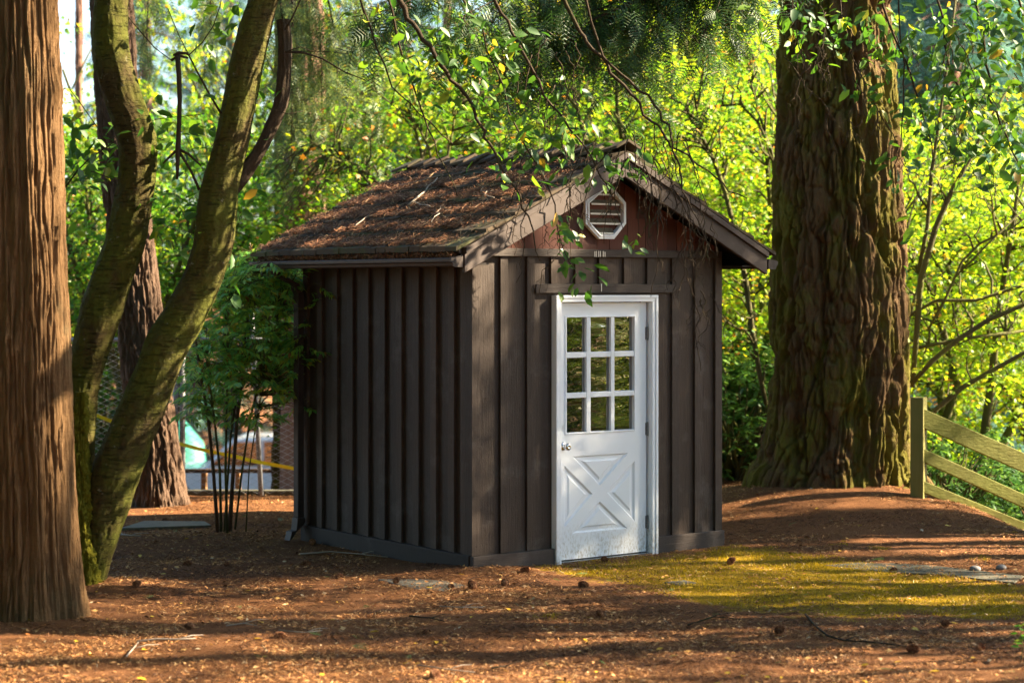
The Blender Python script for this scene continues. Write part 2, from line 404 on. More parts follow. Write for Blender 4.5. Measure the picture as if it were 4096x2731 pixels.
M['moss_blade'] = leaf_mat('moss_tuft', [(0, (.16,.135,.006)), (.6, (.42,.29,.007)), (1, (.58,.40,.02))], .35, .02)
M['dry_leaf'] = leaf_mat('dry_leaf', [(0, (.42,.22,.05)), (.4, (.50,.33,.12)), (.7, (.45,.16,.04)), (1, (.42,.36,.22))], .3, .05)
M['yellow_leaf'] = leaf_mat('yellow_leaf', [(0, (.60,.36,.02)), (1, (.62,.44,.05))], .3, .05)
M['green_leaf'] = leaf_mat('fallen_green_leaf', [(0, (.06,.20,.06)), (1, (.12,.26,.05))], .3, .08)
M['cone'] = island_mat('cone_scale', [(0, (.09,.036,.018)), (.6, (.19,.08,.036)), (1, (.30,.16,.08))])
M['twig'] = M['dead_bark']
M['pale_stick'] = island_mat('pale_stick', [(0, (.20,.16,.12)), (1, (.34,.29,.24))])

# ------------------------------------------------------------------ terrain
def smooth(a, b, x):
    t = np.clip((x - a) / (b - a), 0, 1); return t * t * (3 - 2 * t)
FIRX, FIRY = 3.17, 19.05
PHI = .65
SC = np.array([-.293, 14.75]); DD = np.array([math.cos(PHI), math.sin(PHI)]); EE = np.array([-math.sin(PHI), math.cos(PHI)])
def shed_local(X, Y):
    return (X - SC[0]) * DD[0] + (Y - SC[1]) * DD[1], (X - SC[0]) * EE[0] + (Y - SC[1]) * EE[1]
def terrain(X, Y):
    X = np.asarray(X, float); Y = np.asarray(Y, float)
    z = (fbm(X * .6, Y * .6, X * 0 + 2.5, 3) - .5) * .09 + (fbm(X * 3, Y * 3, X * 0 + 8.5, 3) - .5) * .025
    s, t = shed_local(X, Y)
    near = np.exp(-((np.maximum(np.maximum(-s, s - 2.56), 0)) ** 2 + (np.maximum(np.maximum(-t, t - 2.5), 0)) ** 2) / .35)
    z = z * (1 - .85 * near)
    z = z + .05 * np.exp(-((X - SC[0]) ** 2 + (Y - SC[1]) ** 2) / .25)
    z = z + .07 * np.exp(-((X + 3.1) ** 2 + (Y - 12.6) ** 2) / .30) + .06 * np.exp(-((X + 2.95) ** 2 + (Y - 14.1) ** 2) / .16)
    z = z + .32 * np.exp(-((X - FIRX) ** 2 + (Y - FIRY + .25) ** 2) / 2.2) * smooth(-1.2, .2, s - 2.3)
    # the bank that falls away beyond the rail fence
    a = (X - 3.95) * .965 + (Y - 18.2) * .262
    z = z - np.where(Y > 13, 1, .0) * smooth(13, 15.5, Y) * (1.9 * smooth(.0, 3.6, a))
    # the lower ground behind the wire fence
    z = z - np.clip(Y - 20.4, 0, 36) * .12 * smooth(2, -2, X) - smooth(22, 40, Y) * 1.2 * smooth(-2, 6, X)
    z = z + smooth(60, 160, Y) * 6
    return z
def tz(x, y): return float(terrain(np.array([x]), np.array([y]))[0])

def axis_lines(lo, hi, step, far_lo, far_hi):
    a = list(np.arange(lo, hi, step)); s = step; x = hi
    while x < far_hi: a.append(x); s *= 1.28; x += s
    a.append(far_hi); s = step; x = lo - step; b = []
    while x > far_lo: b.append(x); s *= 1.28; x -= s
    b.append(far_lo)
    return np.array(b[::-1] + a)
MOSS_POLY = [on_ground(*p) for p in [(1215,1312),(1290,1296),(1500,1276),(1620,1258),(1700,1252),(1900,1278),(2040,1296),(2160,1312),(2400,1345),(2430,1420),(2250,1428),(2100,1412),(1950,1432),(1800,1420),(1650,1405),(1520,1385),(1440,1352),(1320,1335)]]
MOSS_POLY = np.array([(p[0], p[1]) for p in MOSS_POLY])
def in_poly(X, Y, poly):
    c = np.zeros(X.shape, bool); n = len(poly)
    for i in range(n):
        x0, y0 = poly[i]; x1, y1 = poly[(i + 1) % n]
        k = ((y0 > Y) != (y1 > Y)) & (X < (x1 - x0) * (Y - y0) / (y1 - y0 + 1e-12) + x0)
        c ^= k
    return c
def poly_dist(X, Y, poly):
    d = np.full(X.shape, 1e9); n = len(poly)
    for i in range(n):
        a, b = poly[i], poly[(i + 1) % n]; ab = b - a
        t = np.clip(((X - a[0]) * ab[0] + (Y - a[1]) * ab[1]) / (ab @ ab), 0, 1)
        d = np.minimum(d, np.hypot(X - a[0] - t * ab[0], Y - a[1] - t * ab[1]))
    return np.where(in_poly(X, Y, poly), d, -d)
def moss_mask(X, Y):
    d = poly_dist(X, Y, MOSS_POLY)
    return smooth(-.34, .62, d)
def build_ground():
    gx = axis_lines(-6, 6.5, .06, -260, 260); gy = axis_lines(9.6, 23, .06, -60, 420)
    X, Y = np.meshgrid(gx, gy); Z = terrain(X, Y)
    me = grid_mesh('ground', np.stack([X, Y, Z], -1))
    at_ = me.attributes.new('moss', 'FLOAT', 'POINT'); at_.data.foreach_set('value', moss_mask(X, Y).ravel().astype(np.float32))
    o = link('ground', me, M['ground'], None, True); tag(o, 'brown forest floor of fallen needles with a mossy patch by the door', 'ground', kind='structure')
build_ground()

# needle litter: uncountable, one object
def build_litter():
    n = 330000
    u = rng.random(n); Yp = 10.2 * (21.5 / 10.2) ** (u ** 1.0)
    hw = 2048 / F * Yp * 1.12
    Xp = (rng.random(n) * 2 - 1) * hw
    s, t = shed_local(Xp, Yp)
    keep = ~((s > -.02) & (s < 2.58) & (t > -.03) & (t < 2.6))
    keep &= rng.random(n) > .5 * moss_mask(Xp, Yp)
    cl = fbm(Xp * 2.2, Yp * 2.2, Xp * 0 + 4.4, 3)
    keep &= rng.random(n) < np.clip(.12 + 2.6 * (cl - .28), .06, 1)
    Xp, Yp = Xp[keep], Yp[keep]; n = len(Xp)
    Zp = terrain(Xp, Yp) + rng.random(n) * .012
    a = rng.random(n) * 2 * math.pi
    U = np.stack([np.cos(a), np.sin(a), rng.normal(size=n) * .28], 1)
    N = np.stack([rng.normal(size=n) * .5, rng.normal(size=n) * .5, np.ones(n)], 1)
    P = np.stack([Xp, Yp, Zp], 1)
    dk = fbm(Xp * 1.7, Yp * 2.6, Xp * 0 + 12.2, 5) + .10 * rng.normal(size=n) > .56
    o = scatter('darker_litter', NEEDLE, P[dk], U[dk], N[dk], .018 + .030 * rng.random(dk.sum()), M['dark_litter'])  # darker needle tone gathered in noise clumps for variety
    tag(o, 'darker needles lying in drifts over the forest floor', 'needle litter', kind='stuff')
    P, U, N = P[~dk], U[~dk], N[~dk]; n = len(P)
    k = rng.random(n) < .74
    o = scatter('needle_litter', NEEDLE, P[k], U[k], N[k], .018 + .026 * rng.random(k.sum()), M['litter'])
    tag(o, 'brown and tan needles strewn thickly over the forest floor', 'needle litter', kind='stuff')
    k = ~k
    o = scatter('bark_litter', CHIP, P[k], U[k], N[k], .007 + .034 * rng.random(k.sum()) ** 3.2, M['litter'])
    tag(o, 'small bark chips and cone scales mixed among the needles on the ground', 'bark litter', kind='stuff')
    n = 52000
    lo, hi = MOSS_POLY.min(0), MOSS_POLY.max(0)
    Xp = lo[0] + rng.random(n) * (hi[0] - lo[0]); Yp = lo[1] + rng.random(n) * (hi[1] - lo[1])
    cl = fbm(Xp * 4, Yp * 4, Xp * 0 + 1.4, 3)
    c2 = fbm(Xp * 1.3, Yp * 1.3, Xp * 0 + 7.7, 3)
    k = (moss_mask(Xp, Yp) + (cl - .5) * 1.5 + (c2 - .5) * 1.3 > .52)
    Xp, Yp = Xp[k], Yp[k]; n = len(Xp)
    P = np.stack([Xp, Yp, terrain(Xp, Yp) - .002], 1); U = rng.normal(size=(n, 3)) * .55; U[:, 2] = 1
    o = scatter('moss', BLADE, P, U, rand_dir(n), .010 + .030 * rng.random(n) * fbm(Xp * 6, Yp * 6, Xp * 0 + 2.2, 2), M['moss_blade'])
    tag(o, 'golden green moss carpet on the ground before the white door', 'moss', kind='stuff')
build_litter()

# ------------------------------------------------------------------ trunks
def trunk(name, pts, rad, mat, parent, nth=96, nz=160, amp=.02, fth=3.0, fz=1.2, warp=.4, mode='ridge', flare=None, seed=0, lobes=0, lobe_amp=0, burls=(), fine=.35):
    """pts (m,3) centreline with radii, bark relief displaced into the mesh"""
    pts = np.asarray(pts, float); rad = np.asarray(rad, float)
    d = np.concatenate([[0], np.cumsum(np.linalg.norm(np.diff(pts, axis=0), axis=1))])
    q = np.linspace(0, d[-1], nz)
    def cr(a):                                   # smooth interpolation (Catmull-Rom like) along the path
        m = np.gradient(a, d)
        i = np.clip(np.searchsorted(d, q, side='right') - 1, 0, len(d) - 2); h = d[i + 1] - d[i]; t = (q - d[i]) / h
        return (2*t**3-3*t**2+1)*a[i] + (t**3-2*t**2+t)*h*m[i] + (-2*t**3+3*t**2)*a[i+1] + (t**3-t**2)*h*m[i+1]
    C = np.stack([cr(pts[:, k]) for k in range(3)], 1); r = np.maximum(cr(rad), .002)
    T = np.gradient(C, axis=0); T /= np.linalg.norm(T, axis=1)[:, None]
    A = np.cross(np.array([0, 1., 0]), T); A /= np.linalg.norm(A, axis=1)[:, None]; B = np.cross(T, A)
    th = np.linspace(0, 2 * math.pi, nth, endpoint=False)
    TH, Q = np.meshgrid(th, q); RR = np.repeat(r[:, None], nth, 1)
    cx, cy = np.cos(TH), np.sin(TH)
    sx = seed * 13.7
    w = (fbm(cx * 2 + sx, cy * 2, Q * fz * 2, 3) - .5) * warp
    w2 = (fbm(cx * 2 + sx + 40, cy * 2 + 7, Q * fz * 2, 3) - .5) * warp
    n1 = vnoise((cx + w) * fth + sx + 50, (cy + w2) * fth + 50, Q * fz)
    n2 = vnoise((cx + w2) * fth * 2.3 + sx + 90, (cy + w) * fth * 2.3 + 90, Q * fz * 2.1)
    if mode == 'ridge':
        rd = 1 - np.abs(2 * n1 - 1); rd2 = 1 - np.abs(2 * n2 - 1)
        disp = -(np.clip((rd - .55) / .45, 0, 1) ** 1.2) * 1.0 - .45 * np.clip((rd2 - .6) / .4, 0, 1) + .35 * (fbm(cx * fth * 4 + sx, cy * fth * 4, Q * fz * 9, 3) - .5)
    elif mode == 'plate':
        rd = 1 - np.abs(2 * n1 - 1); rd2 = 1 - np.abs(2 * n2 - 1)
        n5 = vnoise((cx + w) * fth * 1.6 + sx + 150, (cy + w2) * fth * 1.6 + 50, Q * fz * 4.5); rd3 = 1 - np.abs(2 * n5 - 1)
        disp = -np.clip((rd - .70) / .22, 0, 1) ** .8 - .55 * np.clip((rd2 - .74) / .2, 0, 1) - .28 * np.clip((rd3 - .8) / .15, 0, 1) + .25 * (n1 - .5)
    else:
        disp = (n1 - .5) + .6 * (n2 - .5) + .3 * (fbm(cx * fth * 4 + sx, cy * fth * 4, Q * fz * 5, 2) - .5)
    n3 = fbm(cx * fth * 3.1 + sx + 9, cy * fth * 3.1 + 3, Q * fz * 5.5, 4) - .5
    n4 = fbm(cx * fth * 7 + sx + 29, cy * fth * 7 + 3, Q * fz * 16, 3) - .5
    disp = disp + fine * (1.6 * n3 + 1.2 * n4)
    for (ba, bq, br, bh) in burls:
        dd = np.hypot((np.angle(np.exp(1j * (TH - ba)))) * RR / br, (Q - bq) / (br * 1.6)) + .5 * (n3 + n4)
        disp = disp + bh / amp * (np.exp(-dd ** 2) - .9 * np.exp(-(dd / .38) ** 2))
    if lobes:
        RR = RR * (1 + lobe_amp * np.cos(lobes * TH + 3 * vnoise(cx + sx, cy, Q * .3)) )
    if flare:                                    # flare: (height of decay, strength, lobes)
        hgt, st, nl = flare
        e = np.exp(-Q / hgt)
        RR = RR * (1 + st * e * (1 + .45 * np.sin(nl * TH + seed)))
    G = C[:, None, :] + (RR + amp * disp)[..., None] * (cx[..., None] * A[:, None, :] + cy[..., None] * B[:, None, :])
    V = G.reshape(-1, 3)
    i = np.arange(nz - 1)[:, None] * nth; k = np.arange(nth)[None, :]; k2 = (k + 1) % nth
    qd = np.stack([i + k, i + k2, i + nth + k2, i + nth + k], -1).reshape(-1, 4)
    me = np_mesh(name, V, np.concatenate([qd.ravel(), (nz - 1) * nth + np.arange(nth)]), np.concatenate([np.full(len(qd), 4), [nth]]))
    return link(name, me, mat, parent, True)

def path_D(rows, Y):
    """rows of (x, y, width) in view pixels, Y depth (scalar or per row)"""
    P, W = [], []
    for i, (x, y, w) in enumerate(rows):
        yy = Y if np.isscalar(Y) else Y[i]
        P.append(at(x, y, yy)); W.append(w * mpp(yy) / 2)
    return np.array(P), np.array(W)

def local(P, o): return np.asarray(P, float) - np.array(o.location)

def droop_branch(p0, p1, sag=.3, n=10, jit=.02, g=rng):
    p0, p1 = np.asarray(p0, float), np.asarray(p1, float)
    t = np.linspace(0, 1, n)[:, None]
    P = p0 + (p1 - p0) * t; P[:, 2] += sag * np.sin(math.pi * t[:, 0])
    P[1:-1] += g.normal(size=(n - 2, 3)) * jit
    return P

# --- the red cedar at the frame's edge: trunk in view, crown above the frame
def cedar():
    e = empty('cedar_tree', (-3.10, 12.6, 0), label='straight red cedar trunk with shredded fibrous bark, closest to the camera', cat='tree')
    Yc = 12.6
    P, W = [], []
    for z, r, xo in [(-.15,.335,.0),(.15,.322,.0),(.5,.308,-.01),(1.0,.296,-.02),(1.8,.285,-.035),(2.8,.272,-.06),(4.0,.262,-.09),(6.0,.24,-.12),(10,.19,-.2),(14,.1,-.25)]:
        P.append((xo, 0, z)); W.append(r)
    trunk('trunk', P, W, M['cedar_bark'], e, 320, 620, .026, 12, .62, .26, 'ridge', (.20, .26, 5), 2, 7, .03, [(R(-72), 4.42, .085, .05), (R(-52), 3.1, .05, .03), (R(-20), 3.55, .06, .04), (R(-100), 1.95, .05, .022), (R(-60), 2.35, .05, .022), (R(-112), 2.9, .04, .02)], .30)
    return e
CEDAR = cedar()

# --- the leaning cherry, three stems
CH_Y = 14.15
def cherry():
    base = on_ground(205, 1352)
    e = empty('cherry_tree', (base[0], CH_Y, 0), label='mossy cherry tree with two thick leaning stems rising beside the cedar trunk', cat='tree')
    def stem(rows, Y, nm='trunk', **kw):
        P, W = path_D(rows, Y); return trunk(nm, local(P, e), W, kw.pop('mat', M['cherry_bark']), e, **kw)
    stem([(200,1395,66),(207,1345,62),(222,1275,72),(240,1190,92),(262,1100,108),(300,1000,106),(350,880,100),(380,800,99),(425,720,94),(466,640,88),(490,560,90),(499,480,93),(508,425,84),(528,345,76),(551,230,77),(574,115,75),(606,0,66),(650,-130,58),(720,-330,46),(800,-560,30)], CH_Y, nth=120, nz=420, amp=.012, fth=3, fz=5, mode='bump', seed=1)
    stem([(196,1390,60),(192,1300,66),(188,1150,62),(186,1000,66),(190,900,72),(204,820,80),(228,730,92),(256,640,92),(286,560,90),(303,480,88),(315,400,84),(313,310,88),(284,230,87),(256,130,82),(254,50,78),(258,-60,72),(268,-250,60),(250,-480,40)], CH_Y + .28, nth=120, nz=420, amp=.012, fth=3, fz=5, mode='bump', seed=4)
    stem([(532,440,30),(556,405,34),(586,364,30),(612,316,29),(640,255,31),(652,182,32),(654,97,31),(651,46,30)], CH_Y + .05, 'stub', nth=48, nz=120, amp=.012, fth=3, fz=5, mode='bump', seed=7, mat=M['dead_bark'])
    # mossy root mass at the foot
    P, W = path_D([(198,1410,96),(197,1360,78),(192,1300,62),(188,1220,50),(185,1120,42),(184,1000,32),(186,900,14)], CH_Y - .10)
    trunk('mossy_root', local(P, e), W, M['moss'], e, 96, 200, .035, 3, 5, .5, 'bump', None, 9, fine=.8)
    # the cut-off branch with its three side twigs, held by twigs of the right stem
    b = MB()
    def tw(rows, Y=CH_Y - .05, n=7):
        P, W = path_D(rows, Y); b = MB(); b.tube(local(P, e), W, n); b.build('branch' if max(W) > .012 else 'twig', M['dead_bark'], e, True)
    tw([(408,128,13),(411,170,12),(413,230,11),(411,300,11),(409,345,13),(408,380,9),(407,412,5)])
    tw([(409,345,8),(425,370,6),(440,395,6),(458,437,7)]); tw([(409,342,7),(392,358,6),(374,376,4)]); tw([(412,344,7),(434,355,6),(462,381,4)])
    tw([(393,140,6),(410,128,7),(432,134,5)]); tw([(398,128,5),(410,122,8),(428,123,6),(433,128,3)])
    tw([(508,262,6),(480,215,5),(450,160,4.5),(433,126,4)]); tw([(433,128,3),(465,98,2.6),(490,60,2.4),(507,10,2.2),(510,-60,2)])
    tw([(295,40,3),(320,70,3),(355,110,2.6),(392,138,2.2)]); tw([(433,126,2.4),(410,80,2.2),(385,20,2)])
    tw([(355,275,2),(395,270,2),(420,268,2),(470,262,2)]); tw([(272,320,2),(250,335,3),(205,365,3),(178,392,4),(150,430,5)])
    tw([(178,392,3),(215,395,2.5),(268,415,2)]); tw([(160,205,2.6),(190,245,2.4),(225,295,2.2),(255,345,1.8)]); tw([(655,120,5),(700,122,5),(740,135,4),(790,165,3.2),(840,185,2.4)])
    tw([(655,70,5),(672,40,4),(690,0,4),(700,-60,3)]); tw([(655,118,2.4),(710,118,2),(760,120,1.6),(800,124,1.2)])
    tw([(620,250,2),(660,262,1.8),(700,255,1.2)]); tw([(655,120,3),(690,108,2.4),(715,118,1.5)])
    # leafy twigs at the stems
    cl = [(205,300,34,26,26),(215,345,30,22,20),(255,395,30,26,18),(210,385,30,22,22),(330,290,22,30,14),(360,330,28,30,14),(395,285,40,26,12),(440,300,34,30,16),(455,350,30,28,14),
          (470,190,26,26,6),(500,90,26,30,12),(520,30,34,26,10),(590,420,24,34,10),(560,480,24,20,8),(600,330,20,30,8),(615,385,20,26,8),(465,440,26,24,10),(395,470,34,30,18),(440,520,34,30,16),(350,500,24,30,10),
          (180,440,20,30,8),(185,480,16,24,5),(545,640,10,20,4),(530,590,10,20,3),(640,200,22,30,6),(475,20,30,20,8),(395,540,30,26,10),(470,560,20,24,6)]
    Ps, n_ = [], 0
    for (x, y, rx, ry, n) in cl:
        for _ in range(n):
            Ps.append(at(x + rng.normal() * rx, y + rng.normal() * ry, CH_Y + .3 + rng.normal() * .22))
    Ps = np.array(Ps); n = len(Ps)
    U = np.stack([rng.normal(size=n), rng.normal(size=n), -.55 + .4 * rng.normal(size=n)], 1)
    N = np.stack([rng.normal(size=n) * .7, -.3 + rng.normal(size=n) * .7, np.ones(n)], 1)
    scatter('leaves', CHERRY, local(Ps, e), U, N, .085 + .05 * rng.random(n), M['cherry_leaf'], e)
    return e
CHERRY_T = cherry()

# hanging limbs of cherry branches that droop in front of the shed, from a tree rooted out of frame
def hanging_limbs(e, mat_leaf, limbs, twig_specs, leaf_specs, Y):
    b = MB()
    allp = []
    def line(rows, Y_, n=6):
        nonlocal b
        P, W = path_D(rows, Y_); 
        # resample with jitter so that limbs are not straight
        Q, V = [], []
        for i in range(len(P) - 1):
            for k in range(3):
                t = k / 3; Q.append(P[i] * (1 - t) + P[i + 1] * t + (rng.normal(size=3) * .012 if k else 0)); V.append(W[i] * (1 - t) + W[i + 1] * t)
        Q.append(P[-1]); V.append(W[-1])
        b.tube(local(Q, e), V, n); return np.array(Q)
    for rows, yy in limbs:
        allp.append(line(rows, yy)); b.build('branch', M['dead_bark'], e, True); b = MB()
    for (x0, y0, x1, y1, cnt, L, w) in twig_specs:
        for _ in range(cnt):
            x, y = x0 + rng.random() * (x1 - x0), y0 + rng.random() * (y1 - y0)
            l = L * (.5 + rng.random()); dx = rng.normal() * .22 * l
            yy = Y + rng.normal() * .25
            rows = [(x, y, w), (x + dx * .5 + rng.normal() * 5, y + l * .3, w * .85), (x + dx + rng.normal() * 7, y + l * .65, w * .7), (x + dx * .9 + rng.normal() * 9, y + l, w * .45)]
            q = line(rows, yy, 5)
            for k in range(3):
                i = int(len(rows) * (.3 + .2 * k)); i = min(i, len(rows) - 1)
                ax, ay, _w = rows[i]; sd = rng.choice([-1, 1])
                line([(ax, ay, w * .5), (ax + sd * (6 + 12 * rng.random()), ay + 10 + 10 * rng.random(), w * .4), (ax + sd * (8 + 20 * rng.random()), ay + 24 + 22 * rng.random(), w * .25)], yy, 4)
            b.build('twig', M['dead_bark'], e, True); b = MB()
    Ps = []
    for (x, y, rx, ry, n) in leaf_specs:
        for _ in range(n):
            Ps.append(at(x + rng.normal() * rx, y + rng.normal() * ry, Y + rng.normal() * .18))
    Ps = np.array(Ps); n = len(Ps)
    U = np.stack([rng.normal(size=n), rng.normal(size=n) * .8, -.7 + .4 * rng.normal(size=n)], 1)
    N = np.stack([rng.normal(size=n) * .8, -.4 + rng.normal(size=n) * .8, np.ones(n) * .9], 1)
    scatter('leaves', CHERRY, local(Ps, e), U, N, .05 + .085 * rng.random(n), mat_leaf, e)

def overhang():
    Y = 14.3
    e = empty('weeping_cherry_tree', (-5.6, 13.2, 0), label='drooping cherry branches with dark bare twigs hanging in front of the shed roof', cat='tree')
    tp = [(0,0,-.2),(.1,.1,1.5),(.3,.2,3.2),(.9,.4,4.8),(1.9,.7,6.0)]
    trunk('trunk', tp, [.26,.2,.17,.14,.11], M['cherry_bark'], e, 60, 120, .01, 3, 5, .3, 'bump', None, 12)
    top = np.array([-3.7, 13.9, 6.0])
    def D(p): return ((p[0] / p[1] * F + 2048) / KD, (YH - (p[2] - H) / p[1] * F) / KD)
    limbs = []
    for first, rest in [((930,20,13), [(960,70,12),(1000,130,11),(1035,185,10),(1075,225,9),(1105,290,8),(1125,330,7),(1160,400,6),(1195,450,5),(1225,530,4),(1240,600,2)]),
                        ((1150,30,8), [(1190,100,8),(1225,165,7),(1265,240,6),(1330,320,5),(1370,385,4),(1405,450,3)]),
                        ((1330,70,10), [(1346,96,9),(1395,145,9),(1435,198,8),(1477,264,7),(1527,313,6),(1560,346,5),(1603,379,4.5),(1662,422,4),(1715,455,3)]),
                        ((1385,130,6), [(1445,185,7),(1504,244,6.5),(1537,287,6),(1540,313,5.5),(1553,362,5),(1566,412,4.5),(1576,461,4),(1583,514,3.5),(1592,600,3),(1597,700,2.6),(1600,790,2.4),(1610,852,1.6)]),
                        ((1080,30,6), [(1140,160,5),(1190,300,4.5),(1235,380,4),(1275,470,3.5),(1290,560,3),(1320,620,2)]),
                        ((880,-40,6),[(930,150,5),(985,300,4),(1020,380,3),(1050,450,2)]),
                        ((800,-60,5),[(850,60,5),(900,200,4),(960,260,3.4),(1040,330,2.6)])]:
        start = [(first[0] - 160, -240, first[2] * 1.5), (first[0] - 70, -90, first[2] * 1.2), first]
        limbs.append((start + rest, Y + rng.normal() * .12))
    b = MB()
    for rows, yy in limbs:
        p = at(rows[0][0], rows[0][1], yy)
        b.tube(local(droop_branch(top, p, .5, 10), e), np.linspace(.09, .03, 10), 8)
    b.build('limb', M['cherry_bark'], e, True)
    twigs = [(1180,300,1340,470,9,130,3),(1330,280,1520,420,16,150,3.2),(1480,300,1600,460,16,170,3.2),(1560,420,1620,640,10,110,3),(1250,470,1300,560,3,90,2.6),(1100,90,1330,260,14,110,3),(1580,620,1640,720,5,90,2.6)]
    leaves = [(1060,180,70,45,60),(1130,250,70,50,50),(1200,330,60,40,34),(1250,280,70,50,26),(1210,400,36,36,18),(1290,330,50,40,18),(1400,345,50,30,20),(1350,400,60,24,12),(1420,385,50,18,13),(1295,540,16,34,18),(1320,610,22,26,18),(1270,520,14,18,7),
              (1455,555,16,14,9),(980,120,60,50,50),(1150,100,70,50,40),(1350,655,14,10,4),(1090,130,80,60,50),(900,60,60,50,26),(1320,240,50,40,16)]
    hanging_limbs(e, M['cherry_leaf'], limbs, twigs, leaves, Y)
overhang()

def right_cherry():
    Y = 14.6
    e = empty('cherry_tree', (5.7, 13.0, tz(5.7, 13.0)), label='green leafy cherry branches drooping in front of the broad fir trunk', cat='tree')
    z0 = e.location.z
    trunk('trunk', [(0,0,-.3),(-.05,.05,1.5),(-.2,.1,3.2),(-.5,.2,5.2),(-.9,.2,7)], [.2,.17,.14,.11,.07], M['cherry_bark'], e, 60, 120, .01, 3, 5, .3, 'bump', None, 15)
    top = np.array([5.05, 13.2, z0 + 6.2])
    limbs = []
    for rows in [[(1990,-160,7),(2030,20,6),(2080,140,5),(2110,230,4),(2140,330,3),(2135,420,2)], [(1900,-150,5),(1930,0,4),(1950,110,3.4),(1985,190,3),(2030,240,2)], [(2200,-180,8),(2240,0,7),(2265,150,6),(2290,260,5),(2320,340,4),(2380,430,3)],
                 [(2330,-160,7),(2340,0,6),(2365,120,5),(2400,260,4)], [(2100,-150,6),(2160,20,5.5),(2175,130,5),(2210,210,4),(2250,290,3),(2290,330,2)], [(1810,-140,4),(1820,20,3.5),(1835,110,3),(1850,160,2)], [(1960,180,2.6),(2020,260,2.2),(2060,330,2),(2090,420,1.6)],
                 [(2060,-150,5),(2065,40,4),(2075,200,3.4),(2070,330,2.6),(2045,420,2.2),(2035,440,1.5)], [(1800,130,2.6),(1850,200,2.4),(1900,250,2.2),(1935,300,1.6)], [(1895,240,2.2),(1900,300,2),(1925,350,1.4)]]:
        limbs.append((rows, Y + rng.normal() * .15))
    b = MB()
    for rows, yy in limbs:
        if rows[0][1] < -50:
            p = at(rows[0][0], rows[0][1], yy); b.tube(local(droop_branch(top, p, .35, 9), e), np.linspace(.06, .02, 9), 7)
    b.build('limb', M['cherry_bark'], e, True)
    twigs = [(1850,0,2340,260,34,110,2.6),(2060,250,2340,400,14,80,2.4),(1800,0,1900,80,5,120,2.4)]
    leaves = [(1880,40,50,36,40),(1960,60,50,40,46),(1900,110,40,24,22),(2040,70,40,40,40),(2120,100,50,50,60),(2200,120,50,60,80),(2290,150,50,70,110),(2330,60,40,50,60),(2260,40,60,40,70),(2170,210,50,40,50),(2250,280,50,50,90),(2310,320,40,50,70),(2130,310,30,20,26),(2060,350,30,24,14),(2190,330,30,24,20),
              (2290,400,40,26,26),(2040,160,36,30,20),(1990,210,24,20,14),(2080,260,40,30,20),(1820,60,20,36,18),(1740,40,30,24,10),(2060,430,14,20,6),(2090,520,16,24,5),(2070,610,8,10,2)]
    hanging_limbs(e, M['cherry_leaf'], limbs, twigs, leaves, Y)
right_cherry()

# --- the two Douglas firs
def firs():
    e = empty('fir_tree', (FIRX, FIRY, .1), label='massive Douglas fir with deeply furrowed mossy bark behind the rail fence post', cat='tree')
    P, W = path_D([(1930,1260,520),(1925,1200,470),(1905,1150,415),(1912,1080,358),(1922,1000,332),(1928,900,322),(1928,800,322),(1926,650,316),(1926,500,306),(1924,350,292),(1921,200,274),(1918,60,268),(1917,-60,262),(1915,-500,240),(1915,-1200,200),(1915,-2600,90)], FIRY)
    global FIR_BIG, FIR_GREY
    FIR_BIG = e
    trunk('trunk', local(P, e), W, M['fir_bark'], e, 460, 1000, .075, 6.0, .85, .34, 'plate', (.2, .10, 5), 5, fine=.30)
    f = empty('fir_tree', (-3.46, 19.4, 0), label='grey barked fir trunk standing between the cherry stems and the wire fence', cat='tree')
    FIR_GREY = f
    P, W = path_D([(368,1200,130),(366,1150,124),(352,1000,112),(334,850,112),(318,700,108),(300,550,106),(283,400,104),(270,250,102),(261,100,102),(256,0,100),(250,-150,98),(240,-700,84),(230,-1500,50)], 19.4)
    trunk('trunk', local(P, f), W, M['fir_bark_grey'], f, 220, 600, .032, 6, 1.3, .34, 'plate', (.35, .16, 4), 8, fine=.3)
firs()

